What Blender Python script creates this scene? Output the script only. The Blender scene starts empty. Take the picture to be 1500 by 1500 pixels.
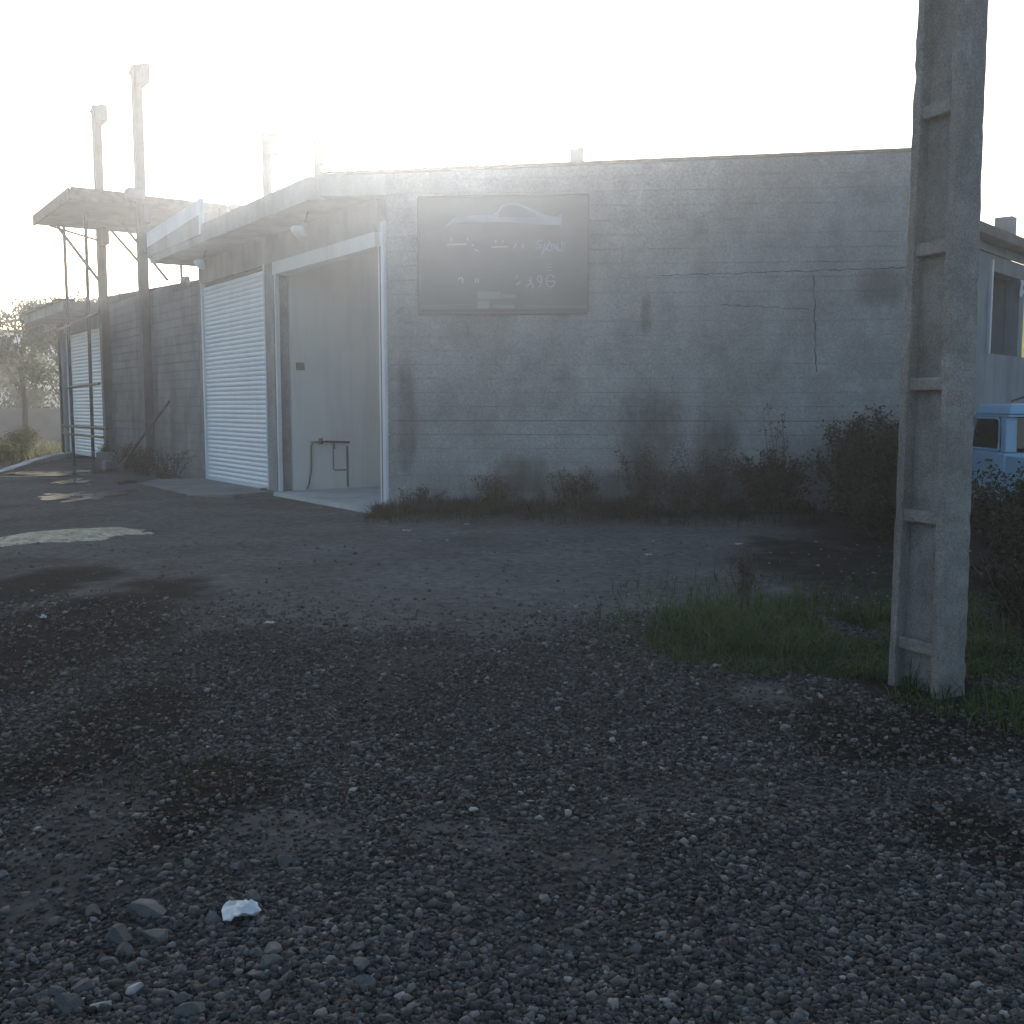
import bpy, math, random
import numpy as np
from mathutils import Vector, Matrix

random.seed(7)
rng = np.random.default_rng(11)
scene = bpy.context.scene
col = scene.collection

# ------------------------------------------------------------------ camera, sky, sun, exposure
cam_d = bpy.data.cameras.new('camera')
cam = bpy.data.objects.new('camera', cam_d)
col.objects.link(cam)
cam.location = (0, 0, 1.6)
cam.rotation_euler = (math.radians(90) - math.atan(0.1), 0, 0)
cam_d.sensor_width = 36
cam_d.lens = 37.2
cam_d.clip_start = 0.05
cam_d.clip_end = 3000
scene.camera = cam

SUN_AZ, SUN_EL = math.radians(-5.0), math.radians(17.0)      # azimuth from +Y towards +X
world = bpy.data.worlds.new('World')
scene.world = world
world.use_nodes = True
wn = world.node_tree
wn.nodes.clear()
sky = wn.nodes.new('ShaderNodeTexSky')
sky.sky_type = 'NISHITA'
sky.sun_disc = False
sky.sun_elevation = SUN_EL
sky.sun_rotation = SUN_AZ
sky.air_density = 1.0
sky.dust_density = 2.6
sky.ozone_density = 1.5
bg = wn.nodes.new('ShaderNodeBackground')
bg.inputs['Strength'].default_value = 0.13
wo = wn.nodes.new('ShaderNodeOutputWorld')
wn.links.new(sky.outputs[0], bg.inputs[0])
wn.links.new(bg.outputs[0], wo.inputs[0])

sun_d = bpy.data.lights.new('sun', 'SUN')
sun_d.energy = 4.0
sun_d.angle = math.radians(0.5)
sun_d.color = (1.0, 0.97, 0.93)
sun = bpy.data.objects.new('sun', sun_d)
col.objects.link(sun)
sv = Vector((math.sin(SUN_AZ) * math.cos(SUN_EL), math.cos(SUN_AZ) * math.cos(SUN_EL), math.sin(SUN_EL)))
sun.rotation_euler = (-sv).to_track_quat('-Z', 'Y').to_euler()
sun.location = sv * 60

vs = scene.view_settings
vs.view_transform = 'Standard'
vs.look = 'None'
vs.exposure = 0.9
vs.gamma = 1.0
vs.use_curve_mapping = False
scene.render.engine = 'CYCLES'
cy = scene.cycles
cy.use_denoising = True
cy.use_adaptive_sampling = True
cy.adaptive_threshold = 0.025
cy.max_bounces = 5
cy.diffuse_bounces = 3
cy.glossy_bounces = 3
cy.transmission_bounces = 4
cy.volume_bounces = 0
cy.transparent_max_bounces = 12
cy.sample_clamp_indirect = 4.0

HAZE_DENSITY, HAZE_G = 0.0027, 0.80

# ------------------------------------------------------------------ mesh helpers
class MB:
    def __init__(self):
        self.v, self.f = [], []

    def add(self, vs_, fs):
        n = len(self.v)
        self.v += [tuple(p) for p in vs_]
        self.f += [tuple(i + n for i in f) for f in fs]
        return self

    def hexa(self, b, t):
        """bottom 4 corners, top 4 corners (same winding, ccw from above)"""
        return self.add(list(b) + list(t), [(3, 2, 1, 0), (4, 5, 6, 7), (0, 1, 5, 4), (1, 2, 6, 5), (2, 3, 7, 6), (3, 0, 4, 7)])

    def box(self, x0, x1, y0, y1, z0, z1):
        return self.hexa([(x0, y0, z0), (x1, y0, z0), (x1, y1, z0), (x0, y1, z0)],
                         [(x0, y0, z1), (x1, y0, z1), (x1, y1, z1), (x0, y1, z1)])

    def prism(self, poly, z0, z1):
        n = len(poly)
        z0s = z0 if isinstance(z0, (list, tuple)) else [z0] * n
        z1s = z1 if isinstance(z1, (list, tuple)) else [z1] * n
        vs_ = [(p[0], p[1], z) for p, z in zip(poly, z0s)] + [(p[0], p[1], z) for p, z in zip(poly, z1s)]
        fs = [tuple(range(n - 1, -1, -1)), tuple(range(n, 2 * n))]
        fs += [(i, (i + 1) % n, n + (i + 1) % n, n + i) for i in range(n)]
        return self.add(vs_, fs)

    def tube(self, pts, r, seg=8):
        pts = [Vector(p) for p in pts]
        rs = r if isinstance(r, (list, tuple)) else [r] * len(pts)
        rings = []
        for i, p in enumerate(pts):
            a = pts[max(0, i - 1)]
            b = pts[min(len(pts) - 1, i + 1)]
            d = (b - a).normalized()
            u = d.cross(Vector((0, 0, 1)))
            if u.length < 0.05:
                u = d.cross(Vector((1, 0, 0)))
            u.normalize()
            w = d.cross(u)
            rings.append([p + (u * math.cos(2 * math.pi * k / seg) + w * math.sin(2 * math.pi * k / seg)) * rs[i] for k in range(seg)])
        n0 = len(self.v)
        for rg in rings:
            self.v += [tuple(q) for q in rg]
        for i in range(len(pts) - 1):
            for k in range(seg):
                a = n0 + i * seg + k
                b = n0 + i * seg + (k + 1) % seg
                self.f.append((a, b, b + seg, a + seg))
        self.f.append(tuple(n0 + k for k in range(seg - 1, -1, -1)))
        m = n0 + (len(pts) - 1) * seg
        self.f.append(tuple(m + k for k in range(seg)))
        return self

    def mesh(self, name):
        me = bpy.data.meshes.new(name)
        me.from_pydata(self.v, [], self.f)
        me.update()
        return me


def link(name, me, mat=None, parent=None, smooth=False):
    o = bpy.data.objects.new(name, me)
    col.objects.link(o)
    if mat is not None and me is not None:
        me.materials.clear()
        me.materials.append(mat)
    if parent is not None:
        o.parent = parent
        r = parent
        loc = Vector((0, 0, 0))
        while r is not None:
            loc += r.location
            r = r.parent
        o.location = -loc if o.location.length == 0 else o.location
    if smooth and me is not None:
        me.polygons.foreach_set('use_smooth', [True] * len(me.polygons))
    return o


def tag(o, label=None, cat=None, group=None, kind=None):
    if label: o['label'] = label
    if cat: o['category'] = cat
    if group: o['group'] = group
    if kind: o['kind'] = kind
    return o


def build(name, mb, mat, parent=None, smooth=False, bevel=0.0, seg=2):
    """geometry is in world metres; a child keeps world placement under its thing"""
    o = link(name, mb.mesh(name), mat, parent, smooth)
    if bevel:
        m = o.modifiers.new('edge', 'BEVEL')
        m.width = bevel
        m.segments = seg
        m.limit_method = 'ANGLE'
    return o


def thing(name, label, cat, loc, group=None):
    o = bpy.data.objects.new(name, None)
    col.objects.link(o)
    o.location = loc
    o.empty_display_size = 0.2
    return tag(o, label, cat, group)


def np_mesh(name, verts, faces, attr=None):
    verts = np.asarray(verts, dtype=np.float32)
    faces = np.asarray(faces, dtype=np.int32)
    me = bpy.data.meshes.new(name)
    k = faces.shape[1]
    me.vertices.add(len(verts))
    me.vertices.foreach_set('co', verts.ravel())
    me.loops.add(faces.size)
    me.loops.foreach_set('vertex_index', faces.ravel())
    me.polygons.add(len(faces))
    me.polygons.foreach_set('loop_start', np.arange(0, faces.size, k, dtype=np.int32))
    me.update(calc_edges=True)
    for n, a in (attr or {}).items():
        at = me.attributes.new(n, 'FLOAT', 'POINT')
        at.data.foreach_set('value', np.asarray(a, dtype=np.float32))
    return me

# ------------------------------------------------------------------ materials
def nodes(name):
    m = bpy.data.materials.new(name)
    m.use_nodes = True
    nt = m.node_tree
    bs = nt.nodes['Principled BSDF']
    return m, nt, bs


def noise(nt, scale, detail=6, rough=0.6, vec=None, stretch=None):
    n = nt.nodes.new('ShaderNodeTexNoise')
    n.inputs['Scale'].default_value = scale
    n.inputs['Detail'].default_value = detail
    n.inputs['Roughness'].default_value = rough
    tc = nt.nodes.new('ShaderNodeNewGeometry')
    mp = nt.nodes.new('ShaderNodeMapping')
    if stretch: mp.inputs['Scale'].default_value = stretch
    nt.links.new(tc.outputs['Position'], mp.inputs[0])
    nt.links.new(mp.outputs[0], n.inputs['Vector'])
    return n


def ramp(nt, src, stops):
    r = nt.nodes.new('ShaderNodeValToRGB')
    el = r.color_ramp.elements
    while len(el) < len(stops): el.new(0.5)
    for e, (p, c) in zip(el, stops):
        e.position = p
        e.color = (*c, 1) if len(c) == 3 else c
    nt.links.new(src, r.inputs[0])
    return r


def mixc(nt, fac, a, b, mode='MIX'):
    m = nt.nodes.new('ShaderNodeMix')
    m.data_type = 'RGBA'
    m.blend_type = mode
    for sock, val in ((m.inputs[0], fac), (m.inputs[6], a), (m.inputs[7], b)):
        if hasattr(val, 'is_output') or hasattr(val, 'links'):
            nt.links.new(val, sock)
        elif isinstance(val, (int, float)):
            sock.default_value = val
        else:
            sock.default_value = (*val, 1)
    return m.outputs[2]


def surf(name, c1, c2, scale=3.0, rough=0.85, bump=0.2, bscale=40.0, bdist=0.004, stain=None, stain_amt=0.5,
         stretch=(1.0, 1.0, 0.12), metallic=0.0, spec=0.3, fine=0.0):
    m, nt, bs = nodes(name)
    n1 = noise(nt, scale)
    c = ramp(nt, n1.outputs['Fac'], [(0.32, c1), (0.68, c2)]).outputs[0]
    if stain is not None:
        n2 = noise(nt, 1.6, 8, 0.65, stretch=stretch)
        f = ramp(nt, n2.outputs['Fac'], [(0.48, (0, 0, 0)), (0.66, (stain_amt,) * 3)]).outputs[0]
        c = mixc(nt, f, c, stain)
    if fine:
        n3 = noise(nt, bscale * 1.7, 3, 0.7)
        f = ramp(nt, n3.outputs['Fac'], [(0.3, (1 - fine,) * 3), (0.7, (1 + fine,) * 3)]).outputs[0]
        c = mixc(nt, 1.0, c, f, 'MULTIPLY')
    nt.links.new(c, bs.inputs['Base Color'])
    bs.inputs['Roughness'].default_value = rough
    bs.inputs['Metallic'].default_value = metallic
    bs.inputs['Specular IOR Level'].default_value = spec
    if bump:
        nb = noise(nt, bscale, 5, 0.65)
        b = nt.nodes.new('ShaderNodeBump')
        b.inputs['Strength'].default_value = bump
        b.inputs['Distance'].default_value = bdist
        nt.links.new(nb.outputs['Fac'], b.inputs['Height'])
        nt.links.new(b.outputs[0], bs.inputs['Normal'])
    return m


M = {}
M['render_wall'] = surf('cement_render', (0.20, 0.21, 0.21), (0.31, 0.315, 0.31), 1.7, 0.92, 0.9, 18, 0.012, stain=(0.15, 0.15, 0.14), stain_amt=0.45, stretch=(0.8, 0.8, 0.35), fine=0.22)
M['block_wall'] = surf('cement_blocks', (0.17, 0.17, 0.17), (0.27, 0.265, 0.26), 1.3, 0.95, 0.7, 30, 0.008, stain=(0.09, 0.085, 0.08), stain_amt=0.7, fine=0.15)
M['slab'] = surf('slab_concrete', (0.24, 0.24, 0.24), (0.36, 0.355, 0.34), 1.5, 0.9, 0.4, 22, 0.006, stain=(0.14, 0.135, 0.12), stain_amt=0.5, fine=0.1)
M['plaster'] = surf('interior_plaster', (0.70, 0.69, 0.64), (0.78, 0.76, 0.71), 0.8, 0.9, 0.2, 12, 0.004, stain=(0.36, 0.35, 0.32), stain_amt=0.3)
M['floor_conc'] = surf('floor_concrete', (0.46, 0.47, 0.46), (0.58, 0.58, 0.56), 1.2, 0.75, 0.2, 18, 0.003, stain=(0.2, 0.2, 0.19), stain_amt=0.4, stretch=(1, 1, 1))
M['apron'] = surf('apron_concrete', (0.17, 0.17, 0.165), (0.26, 0.255, 0.24), 1.0, 0.9, 0.4, 20, 0.006, stain=(0.10, 0.095, 0.085), stain_amt=0.5, stretch=(1, 1, 1), fine=0.1)
M['joint'] = surf('joint_mortar', (0.10, 0.10, 0.10), (0.17, 0.165, 0.16), 4, 0.95, 0.3)
M['crack'] = surf('crack_line', (0.05, 0.05, 0.05), (0.09, 0.085, 0.08), 8, 0.95, 0)
M['pole'] = surf('pole_concrete', (0.19, 0.183, 0.168), (0.32, 0.305, 0.28), 5.0, 0.95, 1.0, 55, 0.010, stain=(0.12, 0.11, 0.095), stain_amt=0.6, stretch=(2.2, 2.2, 0.5), fine=0.35)
M['shutter'] = surf('shutter_paint', (0.74, 0.78, 0.80), (0.80, 0.82, 0.83), 0.9, 0.45, 0.1, 10, 0.002, stain=(0.58, 0.59, 0.59), stain_amt=0.3, spec=0.5)
M['white_metal'] = surf('white_paint', (0.66, 0.67, 0.67), (0.78, 0.78, 0.77), 2, 0.5, 0.1, 30, 0.001, stain=(0.45, 0.44, 0.42), stain_amt=0.3)
M['grey_metal'] = surf('grey_steel', (0.12, 0.12, 0.125), (0.19, 0.19, 0.195), 2.5, 0.7, 0.15, 30, 0.001, stain=(0.12, 0.085, 0.06), stain_amt=0.5, metallic=0.2)
M['rust_steel'] = surf('rusty_steel', (0.10, 0.085, 0.08), (0.18, 0.15, 0.13), 3, 0.8, 0.2, 40, 0.001, metallic=0.15)
M['dark_steel'] = surf('dark_steel', (0.05, 0.055, 0.06), (0.09, 0.09, 0.09), 4, 0.6, 0.1, 40, 0.001, metallic=0.2)
M['flashing'] = surf('zinc_sheet', (0.48, 0.52, 0.55), (0.64, 0.67, 0.69), 1.5, 0.5, 0.2, 8, 0.004, stain=(0.35, 0.37, 0.38), stain_amt=0.4, spec=0.5)
M['lamp_white'] = surf('lamp_white', (0.74, 0.75, 0.75), (0.8, 0.8, 0.8), 3, 0.35, 0)
M['roof_fill'] = surf('bitumen', (0.06, 0.06, 0.06), (0.10, 0.10, 0.10), 2, 0.95, 0.3)
M['sign_panel'] = surf('sign_vinyl', (0.135, 0.145, 0.14), (0.165, 0.175, 0.17), 1.5, 0.6, 0.1, 6, 0.003)
M['sign_edge'] = surf('sign_border', (0.09, 0.095, 0.092), (0.11, 0.115, 0.112), 1.5, 0.6, 0)
M['sign_white'] = surf('sign_print_white', (0.32, 0.33, 0.36), (0.38, 0.39, 0.42), 2, 0.6, 0)
M['sign_glass'] = surf('sign_print_grey', (0.17, 0.18, 0.20), (0.20, 0.21, 0.23), 2, 0.6, 0)
M['sign_green'] = surf('sign_print_green', (0.20, 0.23, 0.22), (0.23, 0.26, 0.25), 2, 0.6, 0)
M['truck_paint'] = surf('blue_truck_paint', (0.19, 0.36, 0.52), (0.25, 0.42, 0.57), 1.2, 0.4, 0.05, 10, 0.001, stain=(0.24, 0.27, 0.28), stain_amt=0.35, spec=0.5)
M['rubber'] = surf('tyre_rubber', (0.02, 0.02, 0.02), (0.035, 0.035, 0.035), 6, 0.85, 0.2)
M['seat'] = surf('dark_trim', (0.02, 0.02, 0.022), (0.035, 0.035, 0.035), 6, 0.85, 0.1)
M['rim'] = surf('rim_steel', (0.25, 0.25, 0.25), (0.35, 0.35, 0.35), 6, 0.5, 0, metallic=0.5)
M['annex'] = surf('annex_blue_render', (0.20, 0.23, 0.26), (0.29, 0.32, 0.34), 1.2, 0.9, 0.4, 25, 0.006, stain=(0.12, 0.13, 0.14), stain_amt=0.5)
M['sheet_roof'] = surf('rusty_sheet_roof', (0.10, 0.085, 0.07), (0.18, 0.15, 0.12), 2, 0.8, 0.3, 20, 0.004)
M['paper'] = surf('crumpled_plastic', (0.42, 0.47, 0.47), (0.66, 0.70, 0.69), 14, 0.6, 0.3, 60, 0.004)
M['dirty_paper'] = surf('dirty_plastic', (0.30, 0.31, 0.30), (0.52, 0.53, 0.51), 30, 0.6, 0.3, 60, 0.004)
M['stone'] = surf('rubble_stone', (0.065, 0.068, 0.066), (0.13, 0.13, 0.122), 9, 0.9, 0.6, 70, 0.004, stain=(0.07, 0.075, 0.06), stain_amt=0.5, stretch=(1, 1, 1), fine=0.2)
M['pale_stone'] = surf('pale_stone', (0.30, 0.29, 0.27), (0.40, 0.39, 0.36), 12, 0.9, 0.4, 60, 0.004)
M['wood'] = surf('weathered_timber', (0.14, 0.11, 0.08), (0.24, 0.20, 0.15), 6, 0.85, 0.3, 30, 0.003)
M['bark'] = surf('bark', (0.07, 0.06, 0.05), (0.13, 0.11, 0.09), 12, 0.95, 0.6, 40, 0.006)
M['far_wall'] = surf('far_plaster_wall', (0.19, 0.16, 0.15), (0.27, 0.23, 0.21), 0.6, 0.9, 0.2)
M['far_house'] = surf('far_house_wall', (0.34, 0.36, 0.37), (0.42, 0.43, 0.44), 0.5, 0.9, 0.2)


def leafmat(name, c1, c2, c3):
    m, nt, bs = nodes(name)
    a = nt.nodes.new('ShaderNodeAttribute')
    a.attribute_name = 'tone'
    c = ramp(nt, a.outputs['Fac'], [(0.0, c1), (0.55, c2), (1.0, c3)]).outputs[0]
    nt.links.new(c, bs.inputs['Base Color'])
    bs.inputs['Roughness'].default_value = 0.6
    bs.inputs['Specular IOR Level'].default_value = 0.1
    tr = nt.nodes.new('ShaderNodeBsdfTranslucent')
    nt.links.new(c, tr.inputs[0])
    mx = nt.nodes.new('ShaderNodeMixShader')
    mx.inputs[0].default_value = 0.35
    nt.links.new(bs.outputs[0], mx.inputs[1])
    nt.links.new(tr.outputs[0], mx.inputs[2])
    nt.links.new(mx.outputs[0], nt.nodes['Material Output'].inputs[0])
    return m


M['grass'] = leafmat('grass_green', (0.030, 0.055, 0.018), (0.050, 0.105, 0.030), (0.15, 0.14, 0.06))
M['grass_dry'] = leafmat('grass_dry', (0.07, 0.08, 0.03), (0.13, 0.13, 0.05), (0.24, 0.20, 0.10))
M['weed'] = leafmat('weed_leaf', (0.018, 0.027, 0.014), (0.028, 0.042, 0.019), (0.055, 0.055, 0.03))
M['dead_weed'] = leafmat('dead_weed', (0.035, 0.03, 0.022), (0.06, 0.05, 0.034), (0.10, 0.08, 0.055))
M['leaf'] = leafmat('tree_leaf', (0.035, 0.05, 0.022), (0.06, 0.085, 0.035), (0.11, 0.12, 0.05))

# gravel and ground
def gravelmat():
    m, nt, bs = nodes('gravel_stone')
    a = nt.nodes.new('ShaderNodeAttribute')
    a.attribute_name = 'tone'
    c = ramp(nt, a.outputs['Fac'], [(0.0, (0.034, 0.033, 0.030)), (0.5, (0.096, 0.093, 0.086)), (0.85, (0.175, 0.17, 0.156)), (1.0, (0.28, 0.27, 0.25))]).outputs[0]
    n3 = noise(nt, 160, 4, 0.7)
    f = ramp(nt, n3.outputs['Fac'], [(0.3, (0.7,) * 3), (0.7, (1.2,) * 3)]).outputs[0]
    c = mixc(nt, 1.0, c, f, 'MULTIPLY')
    nt.links.new(c, bs.inputs['Base Color'])
    bs.inputs['Roughness'].default_value = 0.85
    bs.inputs['Specular IOR Level'].default_value = 0.12
    return m


def groundmat():
    m, nt, bs = nodes('dirt_yard')
    def attr(n):
        a = nt.nodes.new('ShaderNodeAttribute')
        a.attribute_name = n
        return a.outputs['Fac']
    n1 = noise(nt, 0.7, 8, 0.65)
    dirt = ramp(nt, n1.outputs['Fac'], [(0.3, (0.105, 0.102, 0.093)), (0.7, (0.18, 0.175, 0.16))]).outputs[0]
    n2 = noise(nt, 9, 8, 0.75)
    f2 = ramp(nt, n2.outputs['Fac'], [(0.3, (0.5,) * 3), (0.72, (1.45,) * 3)]).outputs[0]
    dirt = mixc(nt, 1.0, dirt, f2, 'MULTIPLY')
    v = nt.nodes.new('ShaderNodeTexVoronoi')
    v.inputs['Scale'].default_value = 38
    tc = nt.nodes.new('ShaderNodeNewGeometry')
    nt.links.new(tc.outputs['Position'], v.inputs['Vector'])
    grav = ramp(nt, v.outputs['Color'], [(0.1, (0.028, 0.028, 0.027)), (0.6, (0.062, 0.062, 0.06)), (0.95, (0.13, 0.128, 0.12))]).outputs[0]
    c = mixc(nt, attr('gravel'), dirt, grav)
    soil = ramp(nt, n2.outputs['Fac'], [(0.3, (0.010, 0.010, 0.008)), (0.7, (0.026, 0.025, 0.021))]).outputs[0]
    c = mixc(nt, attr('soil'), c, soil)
    sun_streak = ramp(nt, n2.outputs['Fac'], [(0.3, (0.20, 0.165, 0.11)), (0.62, (0.80, 0.70, 0.50))]).outputs[0]  # pale tone that paints a streak of sunlight on the dirt
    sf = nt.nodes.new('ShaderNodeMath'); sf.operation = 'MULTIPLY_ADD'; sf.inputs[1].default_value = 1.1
    nt.links.new(n2.outputs['Fac'], sf.inputs[0]); nt.links.new(attr('sun_streak'), sf.inputs[2])
    c = mixc(nt, ramp(nt, sf.outputs[0], [(0.78, (0, 0, 0)), (1.0, (1, 1, 1))]).outputs[0], c, sun_streak)
    turf = ramp(nt, n2.outputs['Fac'], [(0.3, (0.05, 0.055, 0.025)), (0.7, (0.13, 0.125, 0.06))]).outputs[0]
    c = mixc(nt, attr('turf'), c, turf)
    nt.links.new(c, bs.inputs['Base Color'])
    bs.inputs['Roughness'].default_value = 1.0
    bs.inputs['Specular IOR Level'].default_value = 0.03
    b = nt.nodes.new('ShaderNodeBump')
    b.inputs['Strength'].default_value = 0.9
    b.inputs['Distance'].default_value = 0.035
    nb = noise(nt, 14, 9, 0.75)
    nt.links.new(nb.outputs['Fac'], b.inputs['Height'])
    nt.links.new(b.outputs[0], bs.inputs['Normal'])
    return m


M['gravel'] = gravelmat()
M['ground'] = groundmat()

m, nt, bs = nodes('puddle_water')
bs.inputs['Base Color'].default_value = (0.035, 0.035, 0.032, 1)
bs.inputs['Roughness'].default_value = 0.06
bs.inputs['IOR'].default_value = 1.33
b = nt.nodes.new('ShaderNodeBump')
b.inputs['Strength'].default_value = 0.8
b.inputs['Distance'].default_value = 0.03
nb = noise(nt, 6, 6, 0.6)
nt.links.new(nb.outputs['Fac'], b.inputs['Height'])
nt.links.new(b.outputs[0], bs.inputs['Normal'])
M['water'] = m

m, nt, bs = nodes('window_glass')
bs.inputs['Base Color'].default_value = (0.012, 0.014, 0.016, 1)
bs.inputs['Roughness'].default_value = 0.06
bs.inputs['Transmission Weight'].default_value = 0.12
M['glass'] = m

m, nt, bs = nodes('sunlit_wall_yellow')
bs.inputs['Base Color'].default_value = (0.62, 0.60, 0.34, 1)
tr = nt.nodes.new('ShaderNodeBsdfTranslucent')
tr.inputs[0].default_value = (0.62, 0.60, 0.32, 1)
mx = nt.nodes.new('ShaderNodeMixShader')
mx.inputs[0].default_value = 0.5
nt.links.new(bs.outputs[0], mx.inputs[1])
nt.links.new(tr.outputs[0], mx.inputs[2])
nt.links.new(mx.outputs[0], nt.nodes['Material Output'].inputs[0])
M['sheet'] = m  # translucent yellow that passes for a sunlit wall

# ------------------------------------------------------------------ value noise for relief and masks
_T = rng.random((256, 256))
def vnoise(x, y, s):
    x = np.asarray(x) * s + 100.3
    y = np.asarray(y) * s + 57.7
    xi = np.floor(x).astype(int); yi = np.floor(y).astype(int)
    fx = x - xi; fy = y - yi
    fx = fx * fx * (3 - 2 * fx); fy = fy * fy * (3 - 2 * fy)
    g = lambda a, c: _T[a % 256, c % 256]
    return (g(xi, yi) * (1 - fx) + g(xi + 1, yi) * fx) * (1 - fy) + (g(xi, yi + 1) * (1 - fx) + g(xi + 1, yi + 1) * fx) * fy
def fbm(x, y, s, o=4):
    t = 0; a = 0.5; n = 0
    for k in range(o):
        t = t + a * vnoise(x, y, s * 2 ** k); n += a; a *= 0.5
    return t / n
def sstep(a, b, x):
    t = np.clip((x - a) / (b - a), 0, 1)
    return t * t * (3 - 2 * t)

# facade frame: the workshop front runs back-left from the corner
C0 = np.array([-1.84, 15.79])
FA = math.radians(-34)
FD = np.array([math.sin(FA), math.cos(FA)])
ND = np.array([math.cos(FA), -math.sin(FA)])
def fp(s, d, z):
    q = C0 + s * FD + d * ND
    return (q[0], q[1], z)
def fbox(mb, s0, s1, d0, d1, z0, z1):
    zz = z1 if isinstance(z1, tuple) else (z1, z1)
    z_ = z0 if isinstance(z0, tuple) else (z0, z0)
    q = [(s0, d0), (s0, d1), (s1, d1), (s1, d0)]
    return mb.hexa([fp(s, d, z_[0] if s == s0 else z_[1]) for s, d in q], [fp(s, d, zz[0] if s == s0 else zz[1]) for s, d in q])

def relief(x, y):
    x = np.asarray(x, float); y = np.asarray(y, float)
    h = 0.10 * (fbm(x, y, 0.25, 4) - 0.5) + 0.05 * (fbm(x, y, 1.1, 4) - 0.5) + 0.02 * (fbm(x, y, 4.0, 3) - 0.5)
    flat = sstep(0.4, 2.0, np.hypot(x - 2.35, y - 5.8)) * 0.7 + 0.3
    h = h * flat
    # low rise under the painted sunlight streak, low bank of soil below the wall
    h = h + 0.10 * np.exp(-(((x + 5.7) * 0.47 + (y - 12.7) * 0.88) / 1.2) ** 2 - (((x + 5.7) * 0.88 - (y - 12.7) * 0.47) / 0.55) ** 2)
    wy = 15.79 - (x + 1.84) * 0.0758
    h = h + 0.10 * np.exp(-((y - wy + 0.5) / 0.6) ** 2) * sstep(-2.0, -1.2, x) * (1 - sstep(6.5, 8, x))
    # level with the thresholds at the shop front
    s = (x - C0[0]) * FD[0] + (y - C0[1]) * FD[1]
    d = (x - C0[0]) * ND[0] + (y - C0[1]) * ND[1]
    near = sstep(-2.2, -0.9, d) * sstep(-0.6, 0.3, s)
    h = h * (1 - near) - 0.03 * near
    far = sstep(60, 140, np.hypot(x, y))
    return h * (1 - far)

SOIL = [(-3.13, 7.39, 0.75, 2.27), (-1.92, 5.04, 0.49, 0.84), (-1.38, 4.04, 0.37, 0.49), (-1.22, 4.38, 0.32, 0.33), (-4.19, 9.46, 0.55, 1.27), (1.79, 4.95, 0.49, 0.52), (2.42, 5.61, 0.41, 1.49), (1.72, 3.83, 0.28, 0.44), (1.45, 5.49, 0.33, 0.32), (3.64, 10.0, 1.52, 2.68)]
BARE = [(-1.64, 3.69, 0.26, 0.74), (-0.84, 3.8, 0.28, 0.22), (0.31, 3.59, 0.19, 0.16), (-0.15, 3.76, 0.23, 0.18), (-0.79, 8.2, 1.74, 1.1), (1.36, 5.75, 0.26, 0.31), (-4.35, 14.04, 2.61, 3.07), (0.91, 9.57, 1.58, 1.65)]
def blob(x, y, L, n):
    m_ = np.zeros_like(x)
    for cx, cy, rx, ry in L:
        q = ((x - cx) / rx) ** 2 + ((y - cy) / ry) ** 2 + (n - 0.5) * 1.8
        m_ = np.maximum(m_, 1 - sstep(0.35, 1.5, q))
    return m_

def masks(x, y):
    x = np.asarray(x, float); y = np.asarray(y, float)
    n = fbm(x, y, 0.6, 4); n2 = fbm(x + 9, y - 4, 1.3, 4)
    edge = 8.6 + (n - 0.5) * 3.2 - 0.25 * np.abs(x + 0.5)
    gravel = 1 - sstep(edge - 0.9, edge + 0.6, y)
    gravel = gravel * (1 - 0.55 * sstep(0.56, 0.70, n2))
    n3 = fbm(x + 31, y + 17, 2.2, 4)
    bare = blob(x, y, BARE, n3)
    gravel = gravel * (1 - 0.8 * bare)
    soil = np.maximum(0.35 * sstep(0.60, 0.74, fbm(x - 3, y + 8, 0.45, 4)), 0.9 * blob(x, y, SOIL, n3) * (1 - bare))
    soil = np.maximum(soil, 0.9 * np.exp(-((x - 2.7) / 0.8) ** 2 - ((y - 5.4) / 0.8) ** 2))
    wy = 15.79 - (x + 1.84) * 0.0758
    soil = np.maximum(soil, 0.9 * np.exp(-((y - wy + 0.45 - (n - .5)) / 0.75) ** 2) * sstep(-2.4, -1.5, x))
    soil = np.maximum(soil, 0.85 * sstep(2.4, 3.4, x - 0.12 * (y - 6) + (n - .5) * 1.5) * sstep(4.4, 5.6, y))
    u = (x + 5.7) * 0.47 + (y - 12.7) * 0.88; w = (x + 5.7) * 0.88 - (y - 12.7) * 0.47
    sun_streak = np.exp(-(u / 1.25) ** 4 - ((w + (n2 - .5) * .7 - 0.12 * u) / 0.62) ** 4)  # outline of the painted sunlight streak
    sun_streak = sstep(0.25, 0.8, sun_streak * (0.35 + 1.3 * fbm(x, y, 3.2, 4)))
    turf = sstep(27, 30, y) * sstep(-13.2, -14.4, x + 0.0 * y) 
    turf = np.maximum(turf, sstep(34, 42, y))
    turf = np.clip(turf * (0.5 + n2), 0, 1)
    return gravel, soil, sun_streak, turf

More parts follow.
